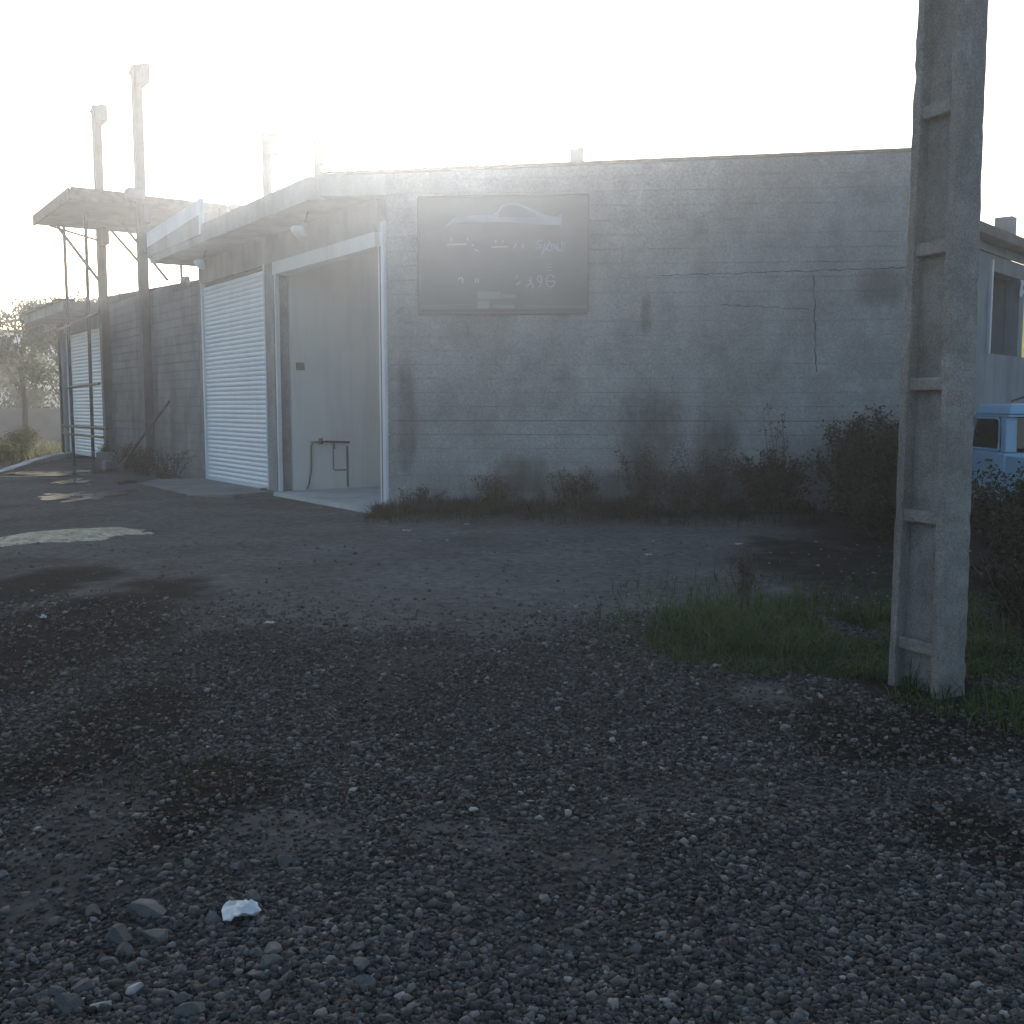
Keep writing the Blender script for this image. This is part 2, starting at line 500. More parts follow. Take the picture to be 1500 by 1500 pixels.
# ------------------------------------------------------------------ ground sheet
def axis(lo, hi, dense, far, c=0.0):
    a = list(np.arange(lo, hi, dense))
    st, p = dense, hi
    while p < far:
        a.append(p); st *= 1.22; p += st
    a.append(far)
    st, p = dense, lo
    b = []
    while p > -far:
        st *= 1.22; p -= st
        b.append(max(p, -far))
    return np.array(b[::-1] + a)
xs = np.unique(axis(-9.5, 7.0, 0.075, 700))
ys = np.unique(axis(1.8, 17.5, 0.075, 700))
X, Y = np.meshgrid(xs, ys)
Z = relief(X, Y)
nx, ny = len(xs), len(ys)
idx = np.arange(nx * ny).reshape(ny, nx)
faces = np.stack([idx[:-1, :-1], idx[:-1, 1:], idx[1:, 1:], idx[1:, :-1]], -1).reshape(-1, 4)
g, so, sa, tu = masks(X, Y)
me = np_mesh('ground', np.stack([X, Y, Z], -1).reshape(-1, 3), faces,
             dict(gravel=g.ravel(), soil=so.ravel(), sun_streak=sa.ravel(), turf=tu.ravel()))
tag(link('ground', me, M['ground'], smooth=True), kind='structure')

# ------------------------------------------------------------------ main workshop
RW = np.array([5.95, 15.20])                      # right end of the long front wall
WD = (RW - C0) / np.linalg.norm(RW - C0)          # along the wall
WN = np.array([WD[1], -WD[0]])                    # towards the camera
WL = float(np.linalg.norm(RW - C0))
def wp(u, d, z):
    q = C0 + u * WD + d * WN
    return (q[0], q[1], z)
def wbox(mb, u0, u1, d0, d1, z0, z1):
    zz = z1 if isinstance(z1, tuple) else (z1, z1)
    q = [(u0, d1), (u1, d1), (u1, d0), (u0, d0)]
    return mb.hexa([wp(u, d, z0) for u, d in q], [wp(u, d, zz[0] if u == u0 else zz[1]) for u, d in q])

shop = thing('workshop_building', 'long grey cement workshop with open doorway, roller shutter and flat roof', 'building', (C0[0], C0[1], 0))
# long front wall: block courses low down, smooth render above
mb = MB(); wbox(mb, 0.0, WL, -0.32, -0.04, -0.3, (4.96, 5.16))
wall = build('front_wall', mb, M['joint'], shop)
z = -0.25
k = 0
while z < 4.7:
    hh = 0.205
    mb = MB()
    off = random.uniform(-0.004, 0.004)
    us = np.linspace(0, WL, 26)
    top, bot = [], []
    for i in range(len(us) - 1):
        pass
    gap = 0.010 if abs(z + hh - 1.39) < 0.11 else random.choice([0.001, 0.003, 0.005, 0.002] if z < 1.3 else [0.0005, 0.001, 0.0022])
    d_out = off
    # slightly wavy lower and upper edges
    zl = [z + random.uniform(0, 0.003) for _ in us]
    zu = [z + hh - gap - random.uniform(0, 0.004) for _ in us]
    vs_ = []
    for u, a, c in zip(us, zl, zu):
        vs_ += [wp(u, -0.035, a), wp(u, d_out, a), wp(u, d_out, c), wp(u, -0.035, c)]
    fs = []
    for i in range(len(us) - 1):
        p = i * 4; q = p + 4
        fs += [(p, q, q + 1, p + 1), (p + 1, q + 1, q + 2, p + 2), (p + 2, q + 2, q + 3, p + 3)]
    fs += [(0, 1, 2, 3), tuple(len(vs_) - 4 + i for i in (3, 2, 1, 0))]
    mb.add(vs_, fs)
    build('block_course', mb, M['render_wall'], wall)
    z += hh
    k += 1
mb = MB(); wbox(mb, 0.0, WL, -0.035, 0.003, z, (4.955, 5.155))
build('render_panel', mb, M['render_wall'], wall)
mb = MB(); wbox(mb, -1.0, WL + 0.02, -0.40, 0.028, 4.962, 4.985)
mb = MB()
mb.hexa([wp(-0.98, 0.028, 4.960), wp(WL + .03, 0.028, 5.160), wp(WL + .03, -.40, 5.160), wp(-0.98, -.40, 4.960)],
        [wp(-0.98, 0.028, 5.000), wp(WL + .03, 0.028, 5.200), wp(WL + .03, -.40, 5.200), wp(-0.98, -.40, 5.000)])
build('coping', mb, M['wood'], wall)

def ribbon(pts, w, off, mat, parent, name):
    """thin irregular strip on the front wall; pts are (along, height)"""
    mb = MB(); vs_ = []
    for i, (u, z_) in enumerate(pts):
        a = pts[max(0, i - 1)]; c = pts[min(len(pts) - 1, i + 1)]
        dx, dz = c[0] - a[0], c[1] - a[1]
        l = math.hypot(dx, dz) or 1
        ww = w * random.uniform(0.3, 1.0)
        vs_ += [wp(u - dz / l * ww, off, z_ + dx / l * ww), wp(u + dz / l * ww, off, z_ - dx / l * ww)]
    fs = [(2 * i, 2 * i + 1, 2 * i + 3, 2 * i + 2) for i in range(len(pts) - 1)]
    mb.add(vs_, fs)
    return build(name, mb, mat, parent)
def wander(u0, z0, u1, z1, n, j):
    return [(u0 + (u1 - u0) * i / n + random.uniform(-j, j) * (abs(z1 - z0) > abs(u1 - u0)) * 1.0,
             z0 + (z1 - z0) * i / n + random.uniform(-j, j)) for i in range(n + 1)]
ribbon(wander(3.9, 3.47, 5.5, 3.50, 26, 0.012), 0.007, 0.006, M['crack'], wall, 'crack')
ribbon(wander(5.45, 3.50, 7.7, 3.56, 34, 0.014), 0.009, 0.006, M['crack'], wall, 'crack')
ribbon(wander(6.15, 3.46, 6.22, 2.1, 22, 0.014), 0.010, 0.006, M['crack'], wall, 'crack')
ribbon(wander(4.85, 3.05, 6.1, 2.98, 20, 0.012), 0.006, 0.006, M['crack'], wall, 'crack')

def stainmat(name, c, lo, hi):
    m, nt, bs = nodes(name)
    bs.inputs['Base Color'].default_value = (*c, 1)
    bs.inputs['Roughness'].default_value = 0.95
    n = noise(nt, 5, 6, 0.7, stretch=(1, 1, 0.35))
    a = nt.nodes.new('ShaderNodeAttribute'); a.attribute_name = 'edge'
    mul = nt.nodes.new('ShaderNodeMath'); mul.operation = 'MULTIPLY'
    nt.links.new(n.outputs['Fac'], mul.inputs[0]); nt.links.new(a.outputs['Fac'], mul.inputs[1])
    f = ramp(nt, mul.outputs[0], [(lo, (0, 0, 0)), (hi, (0.42, 0.42, 0.42))]).outputs[0]
    nt.links.new(f, bs.inputs['Alpha'])
    return m
M['stain'] = stainmat('damp_stain', (0.09, 0.09, 0.085), 0.16, 0.5)
def stain(u0, u1, z0, z1):
    """soft damp patch lying on the wall face"""
    n, k_ = 9, 13
    vs_, ed = [], []
    for j in range(k_):
        for i in range(n):
            a, c = i / (n - 1), j / (k_ - 1)
            vs_.append(wp(u0 + (u1 - u0) * a, 0.0065, z0 + (z1 - z0) * c))
            ed.append(max(0, min(1, 3 * min(a, 1 - a))) * max(0, min(1, 3 * min(c, 1 - c))))
    fs = [(j * n + i, j * n + i + 1, (j + 1) * n + i + 1, (j + 1) * n + i) for j in range(k_ - 1) for i in range(n - 1)]
    me = np_mesh('damp_stain', vs_, fs, dict(edge=ed))
    link('damp_stain', me, M['stain'], wall)
stain(3.68, 3.9, 2.5, 3.35)
stain(0.08, 0.5, 0.1, 2.9)
stain(3.2, 4.6, 0.1, 2.2)
stain(4.2, 5.4, 0.1, 1.7)
stain(-0.0, 7.7, 0.0, 0.8)
stain(6.5, 7.7, 2.9, 3.7)
stain(1.3, 2.6, 0.1, 1.0)

# side, back walls and roof
E8 = fp(8.70, 0, 0); E9 = fp(8.70, 9.0, 0)
BR = (6.4, 29.0)
def wallseg(name, a, c, t, z0, z1, mat, parent):
    a = np.array(a[:2]); c = np.array(c[:2])
    d = (c - a) / np.linalg.norm(c - a); n = np.array([-d[1], d[0]]) * t
    mb = MB(); mb.prism([a, c, c + n, a + n], z0, z1)
    return build(name, mb, mat, parent)
wallseg('side_wall', (5.94, 15.53), BR, 0.25, -0.3, 4.66, M['block_wall'], shop)
wallseg('back_wall', BR, E9, 0.25, -0.3, 4.66, M['block_wall'], shop)
wallseg('end_wall', E9, fp(8.70, 0.26, 0), 0.25, -0.3, 4.64, M['block_wall'], shop)
def eg(d): return -0.791 * d + 0.45          # inner edge of the front wall in facade coordinates
rp = lambda L: [fp(s_, d_, 0)[:2] for s_, d_ in L]
mb = MB()
mb.prism(rp([(eg(0.4) - .05, 0.4), (eg(2.4), 2.4), (8.68, 2.4), (9.45, 0.2), (9.45, -0.80), (0.95, -0.80)]), 4.66, 4.995)
mb.prism(rp([(eg(2.402), 2.402)]) + [wp(WL - .01, -.405, 0)[:2]] + rp([(-2.95, 7.5), (0.2, 7.5), (0.2, 2.402)]), 4.66, 4.993)  # unseen opening left beside this piece, added to brighten the bay inside
mb.prism(rp([(4.0, 2.402), (4.0, 7.5), (8.68, 7.5), (8.68, 2.402)]), 4.66, 4.993)
mb.prism(rp([(-2.95, 7.502)]) + [BR] + rp([(8.68, 8.9), (8.68, 7.502)]), 4.66, 4.995)
roof = build('roof_slab', mb, M['slab'], shop)
mb = MB()
mb.prism([fp(0.62, -0.805, 0)[:2], wp(-0.93, -.40, 0)[:2], wp(-0.002, -.40, 0)[:2], wp(-0.002, -0.002, 0)[:2], wp(-0.98, -0.002, 0)[:2]][1:], 4.66, 4.958)
build('canopy_end', mb, M['slab'], roof)
# pale upstand sheets along the canopy edge
def rise(q): return (9.5 - q) / 3.6
for s0, s1 in ((5.95, 7.1), (7.104, 8.3), (8.304, 9.5)):
    mb = MB(); fbox(mb, s0, s1, -0.836, -0.806, (5.0 + .17 * rise(s0), 5.0 + .17 * rise(s1)), (5.31 + .14 * rise(s0), 5.31 + .14 * rise(s1)))
    build('edge_sheet', mb, M['flashing'], roof)
mb = MB(); fbox(mb, 5.95, 9.5, -0.83, -0.803, 4.80, (5.168, 4.998)); build('edge_backing', mb, M['slab'], roof)
mb = MB(); fbox(mb, 5.87, 5.945, -0.84, -0.76, 4.80, 5.46); build('edge_post', mb, M['flashing'], roof)
mb = MB(); fbox(mb, 9.455, 9.485, -0.80, 0.2, 4.87, 5.33)
build('edge_sheet', mb, M['flashing'], roof)

# shop front along the facade
fw = MB(); fbox(fw, 0.30, 8.70, 0.0, 0.25, 4.18, 4.655)
front = build('facade_wall', fw, M['slab'], shop)
mb = MB(); fbox(mb, 0.30, 4.40, -0.03, 0.22, 3.955, 4.178); build('lintel', mb, M['plaster'], front)
mb = MB(); fbox(mb, 4.40, 4.80, -0.02, 0.25, -0.2, 4.178); build('pier', mb, M['render_wall'], front)
mb = MB(); fbox(mb, 8.50, 8.70, -0.02, 0.25, -0.2, 4.178); build('pier', mb, M['render_wall'], front)
# corner post and guides
mb = MB(); fbox(mb, 0.02, 0.12, -0.04, 0.06, 0.0, 4.30); build('corner_post', mb, M['white_metal'], front, bevel=0.01)
for s0, s1, mt in ((0.125, 0.165, 'dark_steel'), (0.17, 0.215, 'white_metal'), (4.29, 4.33, 'white_metal'), (4.335, 4.398, 'grey_metal')):
    mb = MB(); fbox(mb, s0, s1, -0.03 if mt != 'grey_metal' else -0.005, 0.05, 0.046, 3.95); build('door_guide', mb, M[mt], front, bevel=0.004)
mb = MB(); fbox(mb, 0.16, 0.27, -0.10, -0.032, 0.046, 0.12); build('guide_foot', mb, M['dark_steel'], front)
mb = MB(); fbox(mb, 4.83, 4.96, -0.14, -0.052, 0.0, 0.07); build('guide_foot', mb, M['dark_steel'], front)

def shutter(parent_thing, s0, s1, z0, z1, d, pitch):
    r = build('roller_shutter', fbox(MB(), s0, s1, d + 0.03, d + 0.035, z0, z1), M['dark_steel'], parent_thing)
    prof = [(0.0, 0.0), (-0.012, 0.15), (-0.020, 0.38), (-0.019, 0.62), (-0.010, 0.82), (0.004, 0.90), (0.004, 0.985)]
    mb = MB(); vs_ = []
    nseg = 5
    for j in range(nseg + 1):
        s = s0 + (s1 - s0) * j / nseg
        for dd, zz in prof:
            vs_.append(fp(s, d + dd, z0 + zz * pitch))
    n = len(prof)
    fs = [(j * n + i, j * n + i + 1, (j + 1) * n + i + 1, (j + 1) * n + i) for j in range(nseg) for i in range(n - 1)]
    mb.add(vs_, fs)
    me = mb.mesh('slat'); me.materials.append(M['shutter'])
    me.polygons.foreach_set('use_smooth', [True] * len(me.polygons))
    cnt = int((z1 - z0) / pitch)
    for i in range(cnt):
        o = link('slat', me, None, r)
        o.location = Vector(o.location) + Vector((random.uniform(-.002, .002), random.uniform(-.003, .003), i * pitch))
    mb = MB(); fbox(mb, s0, s1, d - 0.035, d + 0.028, z0 - 0.07, z0 - 0.002); build('bottom_rail', mb, M['shutter'], r)
    for s in (s0 - 0.055, s1 + 0.003):
        mb = MB(); fbox(mb, s, s + 0.052, d - 0.06, d + 0.05, z0 - 0.07, z1 + 0.02); build('guide_rail', mb, M['white_metal'], r)
    return r
shutter(front, 4.88, 8.43, 0.07, 4.17, 0.03, 0.0915)

# inside of the open bay
mb = MB(); mb.prism([fp(0.02, -0.14, 0)[:2], fp(0.02, 0.30, 0)[:2], wp(0.3, -0.33, 0)[:2], wp(6.0, -0.33, 0)[:2], fp(4.3, 8.0, 0)[:2], fp(4.3, -0.14, 0)[:2]][::-1], -0.2, 0.045)
tag(build('floor', mb, M['floor_conc']), kind='structure')
part = build('partition_wall', fbox(MB(), 4.34, 4.58, 0.26, 8.3, 0.0, 4.65), M['plaster'], shop)
mb = MB(); fbox(mb, 4.305, 4.338, 0.36, 0.52, 2.26, 2.40); build('switch_box', mb, M['dark_steel'], part, bevel=0.006)
pipe = thing('water_tap', 'thin wall pipe with a tap inside the open doorway', 'pipe', fp(4.27, 0.6, 0.05))
def pp(d, z_): return fp(4.30, d, z_)
build('riser', MB().tube([pp(0.52, 0.06), pp(0.56, 0.16), pp(0.61, 0.45), pp(0.62, 0.88), pp(0.66, 0.93)], 0.018), M['grey_metal'], pipe, True)
build('supply_pipe', MB().tube([pp(0.62, 0.93), pp(0.9, 0.94), pp(1.4, 0.92)], 0.020), M['grey_metal'], pipe, True)
build('tap', MB().tube([pp(1.02, 0.93), fp(4.20, 1.02, 0.93), fp(4.17, 1.02, 0.80)], 0.024), M['rust_steel'], pipe, True)
build('valve', MB().tube([fp(4.24, 0.78, 0.90), fp(4.24, 0.78, 1.01)], 0.04), M['rust_steel'], pipe, True)
wx = thing('painted_shadow', 'painted shadow patch low on the doorway inner wall', 'shadow', fp(4.29, 1.2, 0.1))
for d0, d1, z0, z1 in ((1.06, 1.09, 0.40, 0.9), (1.09, 1.34, 0.38, 0.41), (1.34, 1.39, 0.06, 0.85)):
    build('shadow_strip', fbox(MB(), 4.334, 4.338, d0, d1, z0, z1), M['apron'], wx)  # thin dark strips paint a shadow on the plaster

# apron in front of the shutter
mb = MB()
pts = [(4.45, -0.05), (8.75, -0.05), (9.3, -0.8), (8.6, -1.9), (7.0, -2.3), (5.4, -1.7), (4.3, -0.9)]
n = len(pts)
mb.add([fp(s, d, 0.045 if d > -0.1 else (0.02 if d > -1 else -0.03)) for s, d in pts] + [fp(s, d, -0.3) for s, d in pts],
       [tuple(range(n))[::-1]] + [(i, (i + 1) % n, n + (i + 1) % n, n + i) for i in range(n)])
tag(build('concrete_apron', mb, M['apron']), kind='structure')

# lamps under the canopy
def flood(label, s, d, z, sz):
    t = thing('flood_lamp', label, 'lamp', fp(s, d, z), 'lamps under the workshop canopy')
    build('bracket', MB().tube([fp(s, d + .05, z + .18), fp(s, d, z + 0.02)], 0.012, 6), M['grey_metal'], t)
    mb = MB(); ring = []
    prof = [(0.02, 0.03), (0.045, 0.05), (0.09, 0.10), (0.10, 0.13), (0.06, 0.16)]
    c = Vector(fp(s, d, z)); ax = Vector((-0.45, -0.35, -0.83)).normalized()
    u = ax.cross(Vector((0, 0, 1))).normalized(); w = ax.cross(u)
    sg = 14; vs_ = []
    for r_, h_ in prof:
        for k in range(sg):
            a = 2 * math.pi * k / sg
            vs_.append(c + ax * h_ * sz + (u * math.cos(a) + w * math.sin(a)) * r_ * sz)
    fs = [(i * sg + k, i * sg + (k + 1) % sg, (i + 1) * sg + (k + 1) % sg, (i + 1) * sg + k) for i in range(len(prof) - 1) for k in range(sg)]
    fs += [tuple(range(sg))[::-1], tuple(len(vs_) - sg + k for k in range(sg))]
    mb.add(vs_, fs); build('shade', mb, M['lamp_white'], t, True)
flood('white lamp at the top left corner of the near roller shutter', 8.62, -0.22, 4.36, 1.15)
flood('white lamp above the middle of the near roller shutter', 6.9, -0.45, 4.50, 1.3)
flood('white lamp under the canopy above the open doorway', 1.9, -0.45, 4.48, 1.5)

# ------------------------------------------------------------------ sign on the front wall
def wall_px(u, z): return (u, z)
U0, U1, Z0, Z1 = 0.50, 2.93, 2.96, 4.60
sg = thing('wall_sign', 'dark rectangular sign with white car outline and lettering on grey wall', 'sign', wp((U0 + U1) / 2, 0.01, Z0))
panel = build('panel', wbox(MB(), U0, U1, 0.008, 0.035, Z0, Z1), M['sign_panel'], sg)
for a in ((U0 - .02, U1 + .02, Z0 - .03, Z0 - .002), (U0 - .02, U1 + .02, Z1 + .002, Z1 + .03), (U0 - .03, U0 - .002, Z0, Z1), (U1 + .002, U1 + .03, Z0, Z1)):
    build('frame_bar', wbox(MB(), a[0], a[1], 0.006, 0.05, a[2], a[3]), M['sign_edge'], sg)
SC = 2.43 / 1300.0       # sign drawing units
def sp(x, y): return (U0 + (x - 85) * SC, Z1 - (y - 105) * (1.64 / 870.0))
def shape(name, pts, mat, off=0.039, th=0.003):
    mb = MB(); q = [sp(*p) for p in pts]; n = len(q)
    vs_ = [wp(u, off, z) for u, z in q] + [wp(u, off - th, z) for u, z in q]
    mb.add(vs_, [tuple(range(n))] + [(i, n + i, n + (i + 1) % n, (i + 1) % n) for i in range(n)])
    return build(name, mb, mat, sg)
def stroke(name, pts, w, mat, off=0.039):
    q = [sp(*p) for p in pts]; vs_ = []
    for i in range(len(q)):
        a = q[max(0, i - 1)]; c = q[min(len(q) - 1, i + 1)]
        dx, dz = c[0] - a[0], c[1] - a[1]; l = math.hypot(dx, dz) or 1
        ww = w * SC * 0.5
        vs_ += [wp(q[i][0] - dz / l * ww, off, q[i][1] + dx / l * ww), wp(q[i][0] + dz / l * ww, off, q[i][1] - dx / l * ww)]
    mb = MB().add(vs_, [(2 * i, 2 * i + 1, 2 * i + 3, 2 * i + 2) for i in range(len(q) - 1)])
    return build(name, mb, mat, sg)
# white car: long bonnet to the left, cabin to the right
shape('car_outline', [(280, 335), (290, 318), (345, 262), (380, 240), (520, 238), (655, 240), (690, 210), (725, 170), (775, 152), (850, 153), (900, 170), (960, 200),
                      (1010, 222), (1060, 240), (1110, 254), (1160, 256), (1182, 232), (1196, 240), (1188, 300), (1180, 322), (1060, 316), (900, 302), (780, 290), (560, 290), (400, 290), (330, 305)], M['sign_white'])
shape('car_window', [(700, 256), (705, 224), (735, 182), (780, 166), (850, 170), (900, 190), (950, 216), (990, 230), (994, 258)], M['sign_glass'], 0.042)
def arc(cx, cy, rx, ry, a0, a1, n=12):
    return [(cx + rx * math.cos(math.radians(a0 + (a1 - a0) * i / n)), cy + ry * math.sin(math.radians(a0 + (a1 - a0) * i / n))) for i in range(n + 1)]
WHT = M['sign_white']
L = lambda pts, w=12: stroke('letter_stroke', pts, w, WHT)
# upper line, read right to left
L([(1192, 440), (1192, 515)]); L([(1205, 445), (1218, 475), (1208, 512)], 8)
L([(1192, 512), (1160, 505), (1140, 490), (1128, 460), (1110, 470), (1118, 505), (1090, 510), (1072, 500), (1085, 470), (1100, 458), (1090, 440)])
L([(1165, 500), (1158, 455), (1150, 505)], 9)
L([(1072, 505), (1058, 500), (1048, 515), (1033, 540)]); L([(1062, 455), (1040, 540)], 9)
L([(1045, 432), (1005, 440), (1000, 462), (1030, 468), (1032, 488), (985, 490)], 11)
L([(890, 455), (888, 490)], 14); L([(830, 450), (835, 475), (815, 490)], 12)
L([(775, 478), (645, 480)], 11); L([(735, 430), (735, 445)], 13); L([(680, 425), (680, 445)], 12)
L([(500, 455), (505, 468)], 14); L([(515, 495), (545, 508)], 9)
L([(450, 455), (300, 458)], 12); L([(460, 405), (460, 430)], 10); L([(330, 405), (334, 432)], 10)
# small ruled lines
for y_ in (612, 636, 660): L([(1070, y_), (1118, y_)], 6)
# lower line of figures
L(arc(1105, 740, 34, 45, 0, 330, 20), 9); L([(1070, 742), (1138, 742)], 9)
L(arc(1020, 725, 16, 24, 20, 330, 12) + [(1036, 740), (1028, 770), (1012, 790)], 10)
L([(948, 702), (955, 745), (975, 795)], 10); L([(955, 745), (922, 782)], 10); L([(930, 728), (950, 742)], 8)
L([(868, 740), (850, 768), (838, 755)], 12); L([(840, 690), (842, 720)], 7)
L(arc(405, 725, 16, 16, 180, 380, 8) + [(422, 752)], 10); L([(520, 715), (520, 752)], 9); L([(540, 718), (540, 750)], 9)
# address block and bottom rule
shape('address_strip', [(535, 815), (718, 818), (718, 872), (535, 874)], M['sign_green']); shape('address_strip', [(728, 838), (835, 838), (835, 866), (728, 868)], M['sign_green'])
shape('address_strip', [(535, 888), (625, 886), (630, 944), (535, 944)], M['sign_green']); shape('address_strip', [(655, 915), (830, 920), (820, 944), (660, 938)], M['sign_green'])
stroke('rule_line', [(110, 925), (450, 912), (500, 915)], 4, M['sign_green']); stroke('rule_line', [(900, 925), (1040, 930), (1200, 930), (1385, 935)], 5, M['sign_green'])
shape('bottom_band', [(88, 950), (1382, 950), (1382, 973), (88, 973)], M['sign_edge'], 0.038)

# ------------------------------------------------------------------ neighbouring unfinished block
nb_ = thing('unfinished_building', 'unfinished block building with raised canopy slab on tall steel columns', 'building', fp(12.9, 0, 0))
bw = build('block_wall', fbox(MB(), 8.98, 17.2, 0.10, 0.32, -0.3, (4.33, 4.66)), M['joint'], nb_)
z = -0.2
while z < 4.7:
    z2 = min(z + 0.2, 9)
    ta = lambda s: 4.33 + (s - 8.98) / 8.22 * 0.33
    s_hi = 17.2 + random.uniform(-0.06, 0.05)
    s_lo = 8.98
    if z2 > ta(s_lo):      # the stepped top of the wall
        s_lo = 8.98 + (z2 - 4.33) / 0.33 * 8.22
    if s_lo < s_hi - 0.5:
        dd = 0.06 + random.uniform(-0.010, 0.010)
        fbox(mb := MB(), s_lo, s_hi, dd, 0.098, z + random.uniform(0.004, 0.010), z2 - random.uniform(0.002, 0.006))
        build('block_course', mb, M['block_wall'], bw)
    z = z2
for z0, z1, dd in ((1.25, 1.42, 0.035), (3.02, 3.16, 0.04)):
    build('tie_beam', fbox(MB(), 8.99, 17.1, dd, 0.049, z0, z1), M['block_wall'], bw)
for s in (12.75, 16.85):
    c = build('steel_column', fbox(MB(), s - 0.11, s + 0.11, -0.14, 0.045, 0.0, 9.72), M['grey_metal'], nb_)
    # flanges make an I section
    build('flange', fbox(MB(), s - 0.125, s + 0.125, -0.165, -0.143, 0.0, 9.72), M['grey_metal'], c)
    build('head_bracket', fbox(MB(), s - 0.80, s - 0.112, -0.12, 0.04, 9.17, (9.58, 9.70)), M['grey_metal'], c)
    mb = MB(); mb.hexa([fp(s + .127, -.12, 9.45), fp(s + .127, .04, 9.45), fp(s + .14, .04, 9.45), fp(s + .14, -.12, 9.45)],
                       [fp(s + .127, -.12, 9.72), fp(s + .127, .04, 9.72), fp(s + .55, .04, 9.70), fp(s + .55, -.12, 9.70)])
    build('gusset', mb, M['grey_metal'], c)
    build('seat_bracket', fbox(MB(), s - 0.55, s - 0.113, -0.13, 0.03, 5.98, 6.42), M['grey_metal'], c)
s2 = build('canopy_slab', fbox(MB(), 12.60, 17.0, -1.72, 6.5, 6.43, 6.65), M['slab'], nb_)
for d0, d1 in ((-1.70, -0.3), (-0.2, 2.0), (2.1, 4.6)):
    build('edge_board', fbox(MB(), 12.565, 12.598, d0, d1, 6.40, 6.67 + random.uniform(-.01, .03)), M['wood'], s2)
build('edge_board', fbox(MB(), 12.60, 17.02, -1.755, -1.722, 6.39, 6.67), M['wood'], s2)
build('rubble_lump', fbox(MB(), 12.2, 12.564, -0.5, -0.1, 6.50, 6.76), M['slab'], s2, bevel=0.04)
for a, c, r_ in (((16.95, -1.15, 6.43), (16.85, -0.16, 5.05), 0.045), ((14.9, -0.05, 6.43), (10.9, -0.02, 4.50), 0.035), ((15.7, -0.1, 6.30), (13.0, -0.1, 5.15), 0.035), ((16.6, -0.2, 6.1), (16.95, -1.35, 6.43), 0.03)):
    build('brace', MB().tube([fp(*a), fp(*c)], r_, 6), M['grey_metal'], nb_)
for s, d in ((13.5, 1.1), (11.9, 1.6), (12.75, 3.6), (16.85, 3.6)):
    build('prop', MB().tube([fp(s, d, 0), fp(s, d, 6.425)], 0.035 if d < 3 else 0.09, 6), M['rust_steel'], nb_)
build('back_wall', fbox(MB(), 9.0, 22.3, 6.6, 6.8, -0.3, 3.0), M['block_wall'], nb_)

# far bay with shutter and its own eave
fb = thing('far_shop_bay', 'far left shop bay with roller shutter under a ragged concrete eave', 'building', fp(19.7, 0, 0))
build('facade_wall', fbox(MB(), 17.25, 22.5, 0.02, 0.25, 3.86, 4.22), M['render_wall'], fb)
build('pier', fbox(MB(), 22.26, 22.6, -0.10, 0.25, -0.3, 3.858), M['render_wall'], fb)
build('pier', fbox(MB(), 17.22, 17.42, 0.02, 0.25, -0.3, 3.858), M['render_wall'], fb)
build('corner_post', fbox(MB(), 22.62, 22.74, -0.16, 0.0, -0.1, 4.2), M['dark_steel'], fb)
ev = build('eave_slab', fbox(MB(), 17.25, 23.1, -1.05, 5.5, 4.225, 4.49), M['slab'], fb)
for i in range(9):
    s = 17.3 + i * 0.64
    build('edge_tile', fbox(MB(), s, s + 0.62, -1.10 - random.uniform(0, .05), -0.7, 4.492, 4.55 + random.uniform(-.02, .05)), M['sheet_roof'], ev)
build('eave_beam', fbox(MB(), 22.75, 25.2, -0.14, -0.06, 4.08, 4.16), M['rust_steel'], fb)
build('side_wall', fbox(MB(), 22.30, 22.5, 0.26, 5.5, -0.3, 4.22), M['render_wall'], fb)
shutter(fb, 17.48, 22.2, 0.16, 3.85, 0.06, 0.105)

# scaffold in front of it
sc = thing('scaffold_frame', 'thin dark scaffold of poles and rungs before the far shutter', 'scaffold', fp(15.6, -1.0, 0))
build('upright', MB().tube([fp(16.75, -1.02, -0.05), fp(16.9, -1.0, 6.42)], 0.045, 8), M['dark_steel'], sc)
build('upright', MB().tube([fp(14.45, -1.02, -0.05), fp(14.35, -1.0, 6.42)], 0.045, 8), M['dark_steel'], sc)
for z_, sa_, sb_, dz in ((3.72, 17.6, 12.9, 0.14), (2.10, 16.9, 13.2, 0.05), (1.06, 17.7, 12.6, 0.0), (0.84, 17.7, 13.0, 0.0)):
    build('ledger', MB().tube([fp(sa_, -1.08, z_), fp(sb_, -1.08, z_ + dz)], 0.036, 6), M['dark_steel'] if z_ > 1 else M['wood'], sc)
build('diagonal', MB().tube([fp(12.4, -0.9, 0.1), fp(9.4, -0.5, 1.7)], 0.03, 6), M['rust_steel'], sc)

# broken blocks at the foot of the scaffold
for i, (s_, d_, z_, r_) in enumerate(((14.9, -0.75, 0.0, .2), (14.4, -0.55, 0.0, -.3), (15.4, -0.6, 0.0, .5), (14.7, -0.62, 0.205, .1), (13.8, -0.7, 0.0, .8))):
    cx, cy, _ = fp(s_, d_, 0); ca, sa_ = math.cos(r_), math.sin(r_)
    q = [(cx + a * ca - b_ * sa_, cy + a * sa_ + b_ * ca) for a, b_ in ((-.24, -.12), (.24, -.12), (.22, .12), (-.24, .11))]
    tag(build('cement_block', MB().prism(q, z_ - 0.03, z_ + 0.2), M['block_wall'], bevel=0.012), ('grey cement block at the front of the pile below the scaffold', 'cement block at the right end of the pile below the scaffold', 'cement block at the left end of the pile below the scaffold', 'cement block lying on top of the pile below the scaffold', 'cement block lying apart, right of the pile below the scaffold')[i], 'block', 'cement blocks below the scaffold')

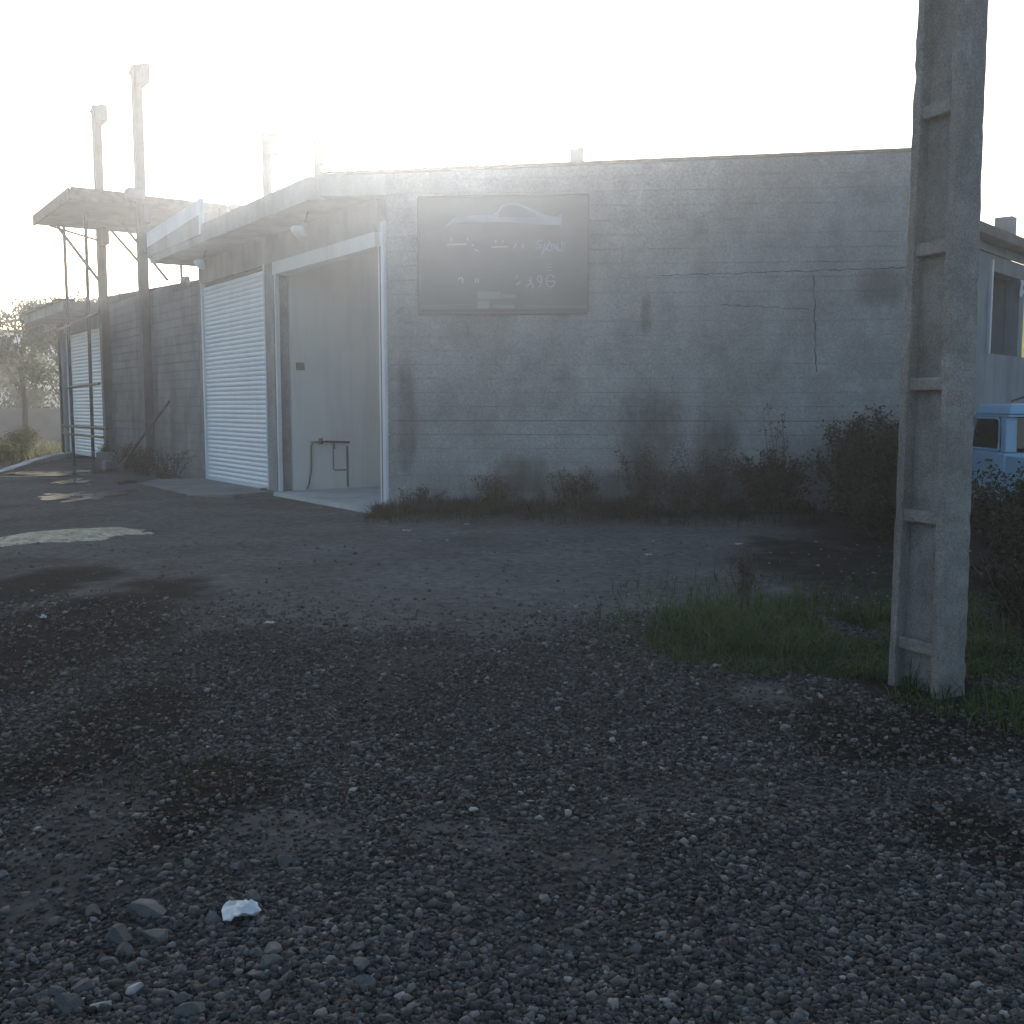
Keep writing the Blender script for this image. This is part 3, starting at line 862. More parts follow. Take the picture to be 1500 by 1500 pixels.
# column stubs rising behind the roof
def stub(label, x, y, z0, z1, side, brace=False, hw=0.11):
    t = thing('column_stub', label, 'column', (x, y, z0), 'bare columns rising behind the roof')
    build('shaft', MB().box(x - hw, x + hw, y - .1, y + .1, z0, z1), M['grey_metal'], t)
    h_ = 0.42
    if side > 0: mb = MB().box(x + hw + .002, x + hw + 0.16, y - .09, y + .09, z1 - h_, z1 - 0.04)
    else: mb = MB().box(x - hw - 0.14, x - hw - .002, y - .09, y + .09, z1 - h_ * 1.2, z1 - 0.02)
    build('head_bracket', mb, M['grey_metal'], t)
    if brace:
        build('brace', MB().tube([(x + hw + .06, y, z1 - h_), (x + hw + 0.22, y, 5.0)], 0.018, 5), M['grey_metal'], t)
stub('slim column with a thin brace, leftmost of those behind the main roof', -4.96, 22.0, 4.994, 7.08, 1, True, hw=0.075)
stub('bare column standing just above the canopy corner peak', -3.66, 20.5, 4.994, 6.55, 1, hw=0.060)
stub('faint short column in the glare above the open doorway side', -2.07, 20.0, 4.994, 6.06, 1, hw=0.060)
stub('bare column rising above the upper left part of the sign', -0.94, 23.0, 4.994, 7.19, 1, hw=0.060)
stub('short column with a head bracket right of the sign', 1.32, 21.0, 0.046, 6.54, -1, hw=0.065)
mb = MB(); q = []
for i in range(9):
    a = math.pi * i / 8
    q.append((-0.05 - 0.16 * math.cos(a), 0.09 * math.sin(a)))
mb.add([(x, 15.95, 5.04 + z_) for x, z_ in q] + [(x, 16.25, 5.04 + z_) for x, z_ in q],
       [tuple(range(9)), tuple(range(17, 8, -1))] + [(i, i + 9, i + 10, i + 1) for i in range(8)] + [(0, 8, 17, 9)])
tag(build('cement_bag', mb, M['slab'], bevel=0.01), 'small humped bag lying on the roof edge above the sign', 'bag')

# ------------------------------------------------------------------ concrete pole
PM = np.array([2.332, 5.665]); PN = np.array([-0.893, -0.451]); PT = np.array([-0.451, 0.893])
PC = PM + PT * 0.18 - PN * 0.105
pole = thing('utility_pole', 'tall ribbed concrete utility pole with stepped recesses beside the grass', 'pole', (PC[0], PC[1], 0))
def pw(t, n_, z): 
    q = PC + PT * t + PN * n_
    return (q[0], q[1], z)
def PW(z): return 0.5 * (0.362 - 0.0185 * z)
def PD(z): return 0.5 * (0.215 - 0.0045 * z)
FT = 0.052
def pole_piece(t0, t1, n0, n1, z0, z1, steps):
    mb = MB(); vs_ = []
    zs = np.linspace(z0, z1, steps + 1)
    for z_ in zs:
        for a, c in ((t0, n0), (t1, n0), (t1, n1), (t0, n1)):
            j = 0.0045
            vs_.append(pw(a(z_) + random.uniform(-j, j), c(z_) + random.uniform(-j, j), z_))
    fs = [(0, 1, 2, 3), tuple(len(vs_) - 4 + i for i in (3, 2, 1, 0))]
    for i in range(steps):
        p = i * 4
        for k in range(4):
            fs.append((p + k, p + 4 + k, p + 4 + (k + 1) % 4, p + (k + 1) % 4))
    mb.add(vs_, fs)
    return mb
HT = 8.6
build('flange', pole_piece(lambda z: -PW(z), lambda z: -PW(z) + FT, lambda z: -PD(z), lambda z: PD(z), -0.4, HT, 150), M['pole'], pole, bevel=0.007)
build('flange', pole_piece(lambda z: PW(z) - FT, lambda z: PW(z), lambda z: -PD(z), lambda z: PD(z), -0.4, HT, 150), M['pole'], pole, bevel=0.007)
build('web', pole_piece(lambda z: -PW(z) + FT + .001, lambda z: PW(z) - FT - .001, lambda z: -0.03, lambda z: 0.03, -0.4, HT, 30), M['pole'], pole)
zr = 0.26
while zr < HT:
    for sgn in (1, -1):
        n0 = (lambda z: 0.031) if sgn > 0 else (lambda z: -PD(z) + 0.012)
        n1 = (lambda z: PD(z) - 0.012) if sgn > 0 else (lambda z: -0.031)
        build('rung', pole_piece(lambda z: -PW(z) + FT + .001, lambda z: PW(z) - FT - .001, n0, n1, zr - 0.035, zr + 0.035, 1), M['pole'], pole, bevel=0.008)
    zr += 0.73

# ------------------------------------------------------------------ annex behind the pole
AQ = np.array([7.95, 18.55]); AD = np.array([math.sin(math.radians(41)), math.cos(math.radians(41))]); AN = np.array([AD[1], -AD[0]])
def ap(t, d, z):
    q = AQ + AD * t - AN * d      # d positive: towards the inside
    return (q[0], q[1], z)
def abox(mb, t0, t1, d0, d1, z0, z1):
    q = [(t0, d0), (t1, d0), (t1, d1), (t0, d1)]
    return mb.hexa([ap(t, d, z0) for t, d in q], [ap(t, d, z1) for t, d in q])
an = thing('annex_building', 'low blue-grey annex with a dark opening behind the utility pole', 'building', (AQ[0], AQ[1], 0))
for t0, t1, z0, z1 in ((-3.5, 6.5, -0.3, 2.55), (-3.5, 0.95, 2.552, 4.3), (2.72, 3.02, 2.552, 4.3), (0.952, 2.718, 4.02, 4.3)):
    build('wall', abox(MB(), t0, t1, 0.0, 0.25, z0, z1), M['annex'], an)
build('opening_frame', abox(MB(), 0.86, 0.945, -0.05, -0.003, 2.55, 4.2), M['flashing'], an)
build('roof', abox(MB(), -3.6, 3.05, -0.35, 3.0, 4.45, 4.62), M['sheet_roof'], an)
build('fascia', abox(MB(), -3.6, 6.4, -0.05, -0.003, 4.305, 4.448), M['annex'], an)
build('roof_edge', abox(MB(), 3.06, 6.5, -0.35, 0.2, 4.46, 4.60), M['sheet_roof'], an)
build('back_wall', abox(MB(), -3.5, 3.0, 2.8, 3.0, -0.3, 4.44), M['annex'], an)
build('cross_wall', abox(MB(), 2.75, 3.0, 0.26, 2.79, -0.3, 4.44), M['annex'], an)
build('roof_stub', abox(MB(), 1.35, 1.62, -0.2, 0.1, 4.622, 5.0), M['slab'], an)
build('roof_stub', abox(MB(), 3.25, 3.35, -0.2, -0.1, 4.61, 5.0), M['rust_steel'], an)
t = build('sunlit_wall_sheet', abox(MB(), 3.15, 5.6, 0.06, 0.066, 2.56, 4.0), M['sheet'])  # added sheet, backlit by the sun in place of a sunlit wall
tag(t, 'pale yellow sheet standing in for a sunlit wall at the right picture edge', 'sheet')
mb = MB(); vs_ = []
for j in range(6):
    for i in range(4):
        vs_.append(ap(2.55 + i * .07 + random.uniform(-.02, .02) - 0.01 * j, -0.06 + random.uniform(-.02, .02), 3.98 - j * .06 + random.uniform(-.015, .015)))
mb.add(vs_, [(j * 4 + i, j * 4 + i + 1, j * 4 + i + 5, j * 4 + i + 4) for j in range(5) for i in range(3)])
tag(build('cloth_rag', mb, M['paper'], smooth=True), 'small white rag hanging beside the dark annex opening', 'rag')

# ------------------------------------------------------------------ parked pickup
TH = math.radians(90 - 4)     # heading, mostly away from the camera
TO = Vector((5.83, 12.55, 0.0))     # rear left corner of the cab on the ground
tf = Vector((math.cos(TH), math.sin(TH), 0)); tl = Vector((-math.sin(TH), math.cos(TH), 0))
truck = thing('parked_truck', 'light blue pickup truck half hidden behind the utility pole and weeds', 'truck', TO)
def tp(x, y, z): return TO + tf * x + tl * (y) + Vector((0, 0, z))   # y is measured right of the left side when negative
def tbox(mb, x0, x1, y0, y1, z0, z1, ix=0.0, iy=0.0):
    return mb.hexa([tp(x0, y0, z0), tp(x1, y0, z0), tp(x1, y1, z0), tp(x0, y1, z0)],
                   [tp(x0 + ix, y0 + iy, z1), tp(x1 - ix * 1.0, y0 + iy, z1), tp(x1 - ix, y1 - iy, z1), tp(x0 + ix, y1 - iy, z1)])
W_ = 1.60
build('cab_body', tbox(MB(), 0, 1.45, -W_, 0, 0.42, 1.05), M['truck_paint'], truck, bevel=0.03)
build('bonnet', MB().hexa([tp(1.452, -W_, .42), tp(2.65, -W_, .42), tp(2.65, 0, .42), tp(1.452, 0, .42)], [tp(1.452, -W_ + .04, 1.04), tp(2.6, -W_ + .08, .93), tp(2.6, -.08, .93), tp(1.452, -.04, 1.04)]), M['truck_paint'], truck, bevel=0.05)
rf = build('roof', tbox(MB(), -0.03, 1.12, -W_ + .03, -.03, 1.50, 1.63, 0.05, 0.05), M['truck_paint'], truck, bevel=0.035, seg=3)
build('gutter', tbox(MB(), -0.05, 1.14, -W_ + .015, -.015, 1.475, 1.497), M['truck_paint'], rf)
def pillar(x0, x1, y0, y1, dx): 
    build('pillar', MB().hexa([tp(x0, y0, 1.051), tp(x1, y0, 1.051), tp(x1, y1, 1.051), tp(x0, y1, 1.051)], [tp(x0 + dx, y0, 1.474), tp(x1 + dx, y0, 1.474), tp(x1 + dx, y1, 1.474), tp(x0 + dx, y1, 1.474)]), M['truck_paint'], truck, bevel=0.012)
pillar(0.0, 0.16, -0.15, -0.02, 0.03); pillar(0.0, 0.16, -W_ + .02, -W_ + .15, 0.03)
pillar(1.37, 1.44, -0.09, -0.02, -0.30); pillar(1.37, 1.44, -W_ + .02, -W_ + .09, -0.30)
dr = build('door', tbox(MB(), 0.20, 1.30, -0.001, 0.014, 0.46, 1.04), M['truck_paint'], truck, bevel=0.008)
build('window_frame', MB().tube([tp(0.24, -.03, 1.07), tp(0.24, -.03, 1.42), tp(0.30, -.03, 1.455), tp(1.0, -.03, 1.455), tp(1.26, -.03, 1.07), tp(0.24, -.03, 1.07)], 0.018, 6), M['truck_paint'], dr)
build('door_handle', tbox(MB(), 0.30, 0.45, 0.016, 0.04, 0.93, 0.96), M['dark_steel'], dr)
build('side_glass', MB().hexa([tp(.25, -.05, 1.06), tp(1.25, -.05, 1.06), tp(1.25, -.045, 1.06), tp(.25, -.045, 1.06)], [tp(.25, -.05, 1.46), tp(1.0, -.05, 1.46), tp(1.0, -.045, 1.46), tp(.25, -.045, 1.46)]), M['glass'], truck)
build('rear_glass', MB().hexa([tp(.03, -W_ + .15, 1.10), tp(.036, -W_ + .15, 1.10), tp(.036, -.15, 1.10), tp(.03, -.15, 1.10)], [tp(.055, -W_ + .15, 1.46), tp(.061, -W_ + .15, 1.46), tp(.061, -.15, 1.46), tp(.055, -.15, 1.46)]), M['glass'], truck)
build('windscreen', MB().hexa([tp(1.40, -W_ + .09, 1.06), tp(1.406, -W_ + .09, 1.06), tp(1.406, -.09, 1.06), tp(1.40, -.09, 1.06)], [tp(1.10, -W_ + .09, 1.47), tp(1.106, -W_ + .09, 1.47), tp(1.106, -.09, 1.47), tp(1.10, -.09, 1.47)]), M['glass'], truck)
build('seat', tbox(MB(), 0.20, 0.42, -W_ + .12, -.12, 0.9, 1.38, 0.03, 0.03), M['seat'], truck, bevel=0.04)
build('bed_floor', tbox(MB(), -2.1, -0.06, -W_, 0, 0.55, 0.68), M['truck_paint'], truck)
for y0, y1 in ((-0.04, 0.0), (-W_, -W_ + .04)):
    build('bed_side', tbox(MB(), -2.1, -0.06, y0, y1, 0.682, 1.02), M['truck_paint'], truck, bevel=0.01)
build('tailgate', tbox(MB(), -2.14, -2.102, -W_, 0, 0.60, 1.02), M['truck_paint'], truck, bevel=0.01)
build('bumper', tbox(MB(), 2.66, 2.78, -W_ - .02, 0.02, 0.45, 0.62), M['grey_metal'], truck, bevel=0.02)
for x in (-1.35, 1.95):
    for y in (-0.02, -W_ + .02):
        sgn = 1 if y > -0.5 else -1
        a = tp(x, y - sgn * .18, .33); c = tp(x, y + sgn * .012, .33)
        w = build('wheel', MB().tube([a, a.lerp(c, .1), a.lerp(c, .9), c], [.29, .33, .33, .29], 24), M['rubber'], truck)
        build('rim', MB().tube([tp(x, y + sgn * .0135, .33), tp(x, y + sgn * .03, .33)], [.19, .17], 18), M['rim'], w)
build('wiper', MB().tube([tp(-.02, -.5, 1.64), tp(.3, -.35, 1.72), tp(.5, -.25, 1.66)], .012, 5), M['dark_steel'], truck)

# ------------------------------------------------------------------ foliage builders
def blades(points, hmin, hmax, width, lean, seed):
    """points: (n,2) roots; each blade a bent 3-joint strip; returns verts, tri-quads, tone"""
    r = np.random.default_rng(seed)
    n = len(points)
    h = r.uniform(hmin, hmax, n)[:, None]
    a = r.uniform(0, 2 * np.pi, n)
    dirv = np.stack([np.cos(a), np.sin(a), np.zeros(n)], -1)
    side = np.stack([-np.sin(a), np.cos(a), np.zeros(n)], -1)
    b = np.concatenate([points, relief(points[:, 0], points[:, 1])[:, None] - 0.01], 1)
    ln = r.uniform(0.1, lean, n)[:, None]
    w = width * r.uniform(0.6, 1.3, n)[:, None]
    up = np.array([[0, 0, 1.0]])
    lv = []
    for f, wf in ((0, 1.0), (0.45, 0.85), (0.8, 0.5), (1.0, 0.08)):
        p = b + up * h * (f - 0.25 * ln * f * f) + dirv * h * ln * f * f
        lv += [p - side * w * wf, p + side * w * wf]
    V = np.stack(lv, 1).reshape(-1, 3)
    base = np.arange(n)[:, None] * 8
    q = np.array([[0, 1, 3, 2], [2, 3, 5, 4], [4, 5, 7, 6]])
    Fc = (base[:, None, :] + q[None]).reshape(-1, 4)
    tone = np.repeat(r.random(n) ** 1.3, 8)
    return V, Fc, tone

def leaves(centers, size, seed, droop=0.3):
    r = np.random.default_rng(seed)
    n = len(centers)
    u = r.normal(size=(n, 3)); u /= np.linalg.norm(u, axis=1)[:, None]
    w = r.normal(size=(n, 3)); w -= (w * u).sum(1)[:, None] * u; w /= np.linalg.norm(w, axis=1)[:, None]
    s = size * r.uniform(0.55, 1.4, n)[:, None]
    c = np.asarray(centers)
    V = np.stack([c - u * s, c + w * s * 0.45, c + u * s - np.array([[0, 0, droop]]) * s, c - w * s * 0.45], 1).reshape(-1, 3)
    Fc = np.arange(n * 4).reshape(-1, 4)
    tone = np.repeat(r.random(n), 4)
    return V, Fc, tone

def cat(parts):
    V, Fc, T, o = [], [], [], 0
    for v, f, t in parts:
        V.append(v); Fc.append(f + o); T.append(t); o += len(v)
    return np.concatenate(V), np.concatenate(Fc), np.concatenate(T)

def put(name, data, mat, parent=None):
    V, Fc, T = data
    return link(name, np_mesh(name, V, Fc, dict(tone=T)), mat, parent)

def scatter_in(n, cx, cy, rx, ry, seed, power=0.5):
    r = np.random.default_rng(seed)
    a = r.uniform(0, 2 * np.pi, n); d = r.random(n) ** power
    return np.stack([cx + rx * d * np.cos(a), cy + ry * d * np.sin(a)], 1)

# grass by the pole and to its right
pts = np.concatenate([scatter_in(9000, 2.05, 7.0, 1.15, 1.1, 1), scatter_in(6000, 3.1, 7.4, 1.4, 1.7, 2), scatter_in(1500, 2.9, 5.6, 0.8, 0.8, 3), scatter_in(900, 1.4, 7.3, 1.0, 1.2, 33, 0.9), scatter_in(1400, 2.3, 8.4, 1.6, 1.4, 34, 0.8), scatter_in(700, 2.2, 5.9, 0.9, 0.6, 35, 0.8)])
keep = fbm(pts[:, 0], pts[:, 1], 1.6, 3) > 0.40
pts = pts[keep]; tuf = fbm(pts[:, 0], pts[:, 1], 2.6, 3)
g1 = blades(pts[tuf > 0.5], 0.05, 0.26, 0.0035, 1.5, 4); g2 = blades(pts[tuf <= 0.5], 0.03, 0.13, 0.0035, 1.8, 44)
put('grass', cat([g1, g2]), M['grass'])
q = np.concatenate([scatter_in(1500, -2.6, 6.0, 0.75, 0.9, 36, .7), scatter_in(1500, -1.35, 4.3, .42, .35, 37, .7), scatter_in(900, -3.0, 7.9, 1.0, .6, 38, .7), scatter_in(500, 2.9, 4.5, .6, .5, 39, .7)])
q = q[fbm(q[:, 0], q[:, 1], 3.0, 3) > 0.47]
o = put('moss_tufts', blades(q, 0.010, 0.045, 0.0028, 2.2, 45), M['weed'])
tag(o, 'sparse dark green tufts in the soil at the left of the yard', 'weeds', kind='stuff')
tag(bpy.data.objects['grass'], 'green grass growing in the shade left of the utility pole', 'grass', kind='stuff')
# low strip of weeds at the wall foot
u = rng.uniform(-0.2, 7.9, 16000)
dd = np.abs(rng.normal(0.0, 0.5, 16000)) + 0.05
q = C0[None] + u[:, None] * WD[None] + dd[:, None] * WN[None]
keep = fbm(q[:, 0], q[:, 1], 1.1, 3) > 0.42
o = put('weed_strip', blades(q[keep], 0.04, 0.30, 0.005, 1.9, 5), M['weed'])
tag(o, 'dark low weeds along the foot of the grey wall', 'weeds', kind='stuff')
# sunlit turf far left
q = np.stack([rng.uniform(-30, -13.9, 14000), rng.uniform(27, 48, 14000)], 1)
keep = (fbm(q[:, 0], q[:, 1], 0.5, 3) > 0.40) & (q[:, 0] < -13.6 - (q[:, 1] - 30) * 0.12)
o = put('far_grass', blades(q[keep], 0.08, 0.30, 0.016, 0.8, 6), M['grass_dry'])
tag(o, 'sunlit yellow green grass beyond the far shop bay', 'grass', kind='stuff')

def tall_weed(name, label, x, y, h, n_stem, spread, mat, nleaf, lsize, seed, cat_='weed', group=None, dark=None):
    nleaf = int(nleaf * 2.6); lsize = lsize * 0.62; n_stem = int(n_stem * 1.5)
    r = np.random.default_rng(seed)
    z0 = float(relief(x, y))
    t = thing(name, label, cat_, (x, y, z0), group)
    mb = MB(); cs = []
    for i in range(n_stem):
        a = r.uniform(0, 2 * np.pi); rr = spread * r.random()
        hh = h * r.uniform(0.55, 1.0)
        p0 = Vector((x + 0.25 * rr * math.cos(a), y + 0.25 * rr * math.sin(a), z0 - 0.02))
        p2 = Vector((x + rr * math.cos(a), y + rr * math.sin(a), z0 + hh))
        p1 = p0.lerp(p2, 0.5) + Vector((r.uniform(-.06, .06), r.uniform(-.06, .06), 0.05))
        mb.tube([p0, p1, p2], [0.009, 0.006, 0.003], 4)
        m_ = max(3, int(nleaf / n_stem))
        f = r.uniform(0.15, 1.0, m_)
        for ff in f:
            p = p0.lerp(p1, ff * 2) if ff < .5 else p1.lerp(p2, ff * 2 - 1)
            cs.append((p.x + r.normal(0, lsize * 2.2), p.y + r.normal(0, lsize * 2.2), p.z + r.normal(0, lsize * 1.8)))
    build('stem', mb, M['bark'] if dark is None else dark, t)
    cs = np.array(cs); cs[:, 2] = np.maximum(cs[:, 2], z0 + 0.01)
    put('foliage', leaves(cs, lsize, seed + 50), mat, t)
    return t

def wq(u, d): return C0 + u * WD + d * WN
specs = [
    ('dead_weed', 'brown dead weed clump against the wall, right below the damp mark', 3.75, 0.45, 0.95, 14, 0.55, 'dead_weed', 900, 0.030),
    ('dead_weed', 'tall thin brown weeds on the wall right of the dead clump', 4.75, 0.40, 1.00, 14, 0.6, 'dead_weed', 800, 0.028),
    ('dead_weed', 'short reddish weeds between the two brown clumps at the wall', 4.25, 0.65, 0.6, 16, 0.6, 'dead_weed', 800, 0.028),
    ('leafy_weed', 'low dark leafy weeds at the wall below the sign', 1.65, 0.35, 0.55, 12, 0.5, 'weed', 700, 0.030),
    ('leafy_weed', 'low dark leafy weeds at the wall under the sign right edge', 2.75, 0.38, 0.62, 14, 0.55, 'weed', 800, 0.030),
    ('leafy_weed', 'dark weeds hugging the wall corner beside the white door post', 0.55, 0.35, 0.35, 10, 0.45, 'weed', 500, 0.026),
    ('dark_shrub', 'dark green shrub at the wall left of the tall shrub mass', 5.6, 0.55, 0.85, 22, 0.75, 'weed', 3200, 0.040),
    ('dark_shrub', 'tall dense dark shrub against the right end of the wall', 6.75, 0.55, 1.35, 30, 0.85, 'weed', 6500, 0.045),
    ('dark_shrub', 'dense dark shrub touching the pole from behind', 7.5, 0.75, 1.5, 30, 0.8, 'weed', 6500, 0.045),
    ('thin_sapling', 'thin bare sapling rising against the wall left of the shrubs', 5.75, 0.25, 1.55, 5, 0.40, 'dead_weed', 150, 0.030),
]
for i, (nm, lb, u_, d_, h_, ns, sp_, mt, nl, ls) in enumerate(specs):
    q_ = wq(u_, d_)
    tall_weed(nm, lb, q_[0], q_[1], h_, ns, sp_, M[mt], nl, ls, 100 + i, 'shrub' if 'shrub' in nm else 'weed')
tall_weed('dark_shrub', 'dark weeds in front of the blue truck right of the pole', 5.05, 10.2, 1.05, 26, 0.75, M['weed'], 4200, 0.04, 140, 'shrub')
tall_weed('dark_shrub', 'low dark shrub at the right picture edge below the truck', 5.0, 9.2, 0.85, 26, 0.9, M['weed'], 4200, 0.04, 141, 'shrub')
tall_weed('dark_shrub', 'tangled dark weeds close behind the pole foot on its right', 3.75, 7.4, 0.55, 22, 0.65, M['weed'], 2600, 0.03, 142, 'shrub')
tall_weed('dark_shrub', 'low tangle of dark weeds in shade left of the truck', 4.6, 12.6, 0.75, 22, 0.9, M['weed'], 3200, 0.04, 143, 'shrub')
tall_weed('dry_stalk', 'brown upright stalk standing at the left edge of the grass', 1.95, 8.75, 0.42, 9, 0.12, M['dead_weed'], 260, 0.020, 144)
tall_weed('wall_weed', 'small weed growing on top of the unfinished block wall', *fp(16.0, 0.2, 0)[:2], 0.3, 7, 0.3, M['leaf'], 90, 0.03, 145)
_w = [o for o in bpy.data.objects if o.name.startswith('wall_weed')][0]
_w.location.z += 4.62
# weeds at the foot of the block wall
for i, (s, d) in enumerate(((9.6, -0.5), (11.2, -0.6), (12.4, -0.5), (13.9, -0.4), (15.4, -0.5))):
    p = fp(s, d, 0)
    tall_weed('dry_weed', 'dry weeds at the foot of the dark block wall', p[0], p[1], 0.7, 10, 0.6, M['dead_weed'], 420, 0.035, 160 + i, 'weed', 'weeds below the block wall')
# ragged growth on the far eave
p = fp(21.5, -0.6, 0)
t = tall_weed('roof_weed', 'ragged weeds growing on the far eave edge', p[0], p[1], 0.35, 14, 1.4, M['weed'], 400, 0.04, 171)
t.location.z += 4.5

# ------------------------------------------------------------------ trees and things far left
def tree(label, x, y, h, r_, seed, n, ls, group='trees beyond the far shop bay', mat='leaf', trunk_h=0.45):
    r = np.random.default_rng(seed)
    t = thing('tree', label, 'tree', (x, y, 0), group)
    mb = MB()
    top = Vector((x + r.uniform(-.2, .2), y, h * 0.85))
    mb.tube([(x, y, -0.2), (x + .05, y, h * .3), (x - .05, y + .05, h * .55), top], [0.02 * h + .03, 0.017 * h + .02, 0.010 * h + .01, 0.01], 8)
    clumps = []
    for i in range(22):
        a = r.uniform(0, 2 * np.pi); f = r.uniform(trunk_h, 0.95)
        rr = r_ * r.uniform(0.35, 1.0) * (1.1 - 0.5 * abs(f - 0.6) * 2)
        e = Vector((x + rr * math.cos(a), y + rr * math.sin(a), h * f + r.uniform(0, .15) * h))
        s0 = Vector((x, y, h * max(0.25, f - 0.22)))
        mb.tube([s0, s0.lerp(e, .5) + Vector((0, 0, .1)), e], [0.035, 0.022, 0.008], 5)
        clumps.append(e)
    build('trunk', mb, M['bark'], t)
    cs = []
    per = n // len(clumps)
    for e in clumps:
        k_ = int(per * r.uniform(0.4, 1.6))
        cs.append(np.array(e)[None] + r.normal(size=(k_, 3)) * np.array([[r_ * .20, r_ * .20, r_ * .15]]))
    put('crown', leaves(np.concatenate(cs), ls, seed + 1), M[mat], t)
tree('loose leafy tree with sky showing through beside the far shop bay', -20.2, 44.0, 5.6, 1.7, 21, 4200, 0.10)
tree('taller loose tree behind the far shop bay eave', -17.6, 42.0, 5.4, 1.5, 22, 4200, 0.10)
tree('pale distant tree at the left picture edge', -31.5, 62.0, 6.2, 2.6, 23, 3000, 0.16, trunk_h=0.3)
tree('low distant tree between the left edge and the loose tree', -27.0, 58.0, 4.6, 2.2, 24, 2600, 0.15, trunk_h=0.25)
tree('distant round tree behind the low boundary wall', -23.5, 60.0, 5.0, 2.2, 25, 2600, 0.15, trunk_h=0.25)
o = build('boundary_wall', MB().box(-60, -9, 52.0, 52.3, -0.3, 1.5), M['far_wall'])
tag(o, 'low reddish boundary wall beyond the grass at far left', 'wall')
hs = thing('far_house', 'pale flat-roofed house far off at the left picture edge', 'house', (-44, 82, 0))
build('wall', MB().box(-52, -36.4, 80, 88, -0.3, 7.0), M['far_house'], hs)
build('roof', MB().box(-52.3, -36.1, 79.7, 88.3, 7.002, 7.25), M['slab'], hs)
for x in (-41.6, -39.0):
    build('window', MB().box(x, x + 1.2, 79.95, 79.998, 3.6, 5.0), M['glass'], hs)
for i, (x, y, h_, nl) in enumerate(((-15.6, 33.6, 0.8, 900), (-14.9, 31.4, 0.6, 700), (-16.6, 36.0, 1.0, 1000))):
    tall_weed('field_bush', ('green bush on the grass before the far shop bay', 'small dry bush by the pale kerb at far left', 'bush farther back on the grass by the far shop bay')[i], x, y, h_, 16, 0.7, M['grass_dry'] if i else M['leaf'], nl, 0.05, 180 + i, 'bush')

# pale kerb running out from the far bay
kb = [(-14.3, 34.2), (-13.9, 31.6), (-13.1, 28.6), (-12.3, 25.8), (-12.0, 24.2)]
mb = MB()
for i in range(len(kb) - 1):
    a, c = np.array(kb[i]), np.array(kb[i + 1]); d = (c - a) / np.linalg.norm(c - a); n_ = np.array([-d[1], d[0]]) * 0.13
    c = c - d * 0.02
    mb.prism([a - n_, a + n_, c + n_, c - n_][::-1], -0.2, 0.13 - 0.02 * i)
tag(build('kerb', mb, M['floor_conc']), kind='structure')

# wet patches before the far bay
_pr = np.random.default_rng(77)
for i in range(22):
    y = _pr.uniform(18.2, 26.5); x = -0.455 * y + _pr.uniform(-0.6, 2.0) + (0.25 if y > 22 else 0)
    rx, ry = _pr.uniform(0.12, 0.5), _pr.uniform(0.15, 0.75)
    mb = MB(); n = 40; r = np.random.default_rng(60 + i)
    ph = r.uniform(0, 6.28, 6)
    vs_ = []
    for k in range(n):
        a = 2 * math.pi * k / n
        f = 1 + sum(0.22 * math.sin((j + 2) * a + ph[j]) for j in range(5))
        vs_.append((x + rx * f * math.cos(a), y + ry * f * math.sin(a), 0.012 + 0.001 * i))
    mb.add(vs_, [tuple(range(n))])
    tag(build('puddle', mb, M['water']), kind='structure')

# ------------------------------------------------------------------ gravel: one mass of small stones
ico = []
ph = (1 + 5 ** .5) / 2
for a, b_ in ((-1, ph), (1, ph), (-1, -ph), (1, -ph)):
    ico += [(a, b_, 0)]
for a, b_ in ((-1, ph), (1, ph), (-1, -ph), (1, -ph)):
    ico += [(0, a, b_)]
for a, b_ in ((ph, -1), (ph, 1), (-ph, -1), (-ph, 1)):
    ico += [(a, 0, b_)]
ico = np.array(ico); ico /= np.linalg.norm(ico[0])
icf = np.array([(0, 11, 5), (0, 5, 1), (0, 1, 7), (0, 7, 10), (0, 10, 11), (1, 5, 9), (5, 11, 4), (11, 10, 2), (10, 7, 6), (7, 1, 8), (3, 9, 4), (3, 4, 2), (3, 2, 6), (3, 6, 8), (3, 8, 9), (4, 9, 5), (2, 4, 11), (6, 2, 10), (8, 6, 7), (9, 8, 1)])
cub = np.array([(a, b_, c) for a in (-1, 1) for b_ in (-1, 1) for c in (-1, 1)]) * 0.62
cbf = np.array([(0, 1, 3), (0, 3, 2), (4, 6, 7), (4, 7, 5), (0, 4, 5), (0, 5, 1), (2, 3, 7), (2, 7, 6), (0, 2, 6), (0, 6, 4), (1, 5, 7), (1, 7, 3)])
def stones(x, y, rad, seed, flat=(0.45, 0.9), low=False):
    r = np.random.default_rng(seed)
    n = len(x)
    base, fcs = (cub, cbf) if low else (ico, icf)
    k = len(base)
    shp = base[None] * (1 + r.uniform(-0.42, 0.38, (n, k, 1)))
    sc_ = np.stack([r.uniform(0.75, 1.25, n), r.uniform(0.75, 1.25, n), r.uniform(*flat, n)], -1)[:, None, :]
    shp = shp * sc_
    tx = r.normal(0, 0.35, n); a = r.uniform(0, 2 * np.pi, n)
    ct, st = np.cos(tx)[:, None], np.sin(tx)[:, None]
    yy = shp[..., 1] * ct - shp[..., 2] * st; zz = shp[..., 1] * st + shp[..., 2] * ct
    ca, sa_ = np.cos(a)[:, None], np.sin(a)[:, None]
    xx = shp[..., 0] * ca - yy * sa_; yy = shp[..., 0] * sa_ + yy * ca
    R = rad[:, None]
    V = np.stack([xx * R + x[:, None], yy * R + y[:, None], zz * R + (relief(x, y) + rad * 0.25)[:, None]], -1).reshape(-1, 3)
    Fc = (np.arange(n)[:, None, None] * k + fcs[None]).reshape(-1, 3)
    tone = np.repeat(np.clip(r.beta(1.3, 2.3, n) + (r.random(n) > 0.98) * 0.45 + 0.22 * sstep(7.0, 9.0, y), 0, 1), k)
    return V, Fc, tone
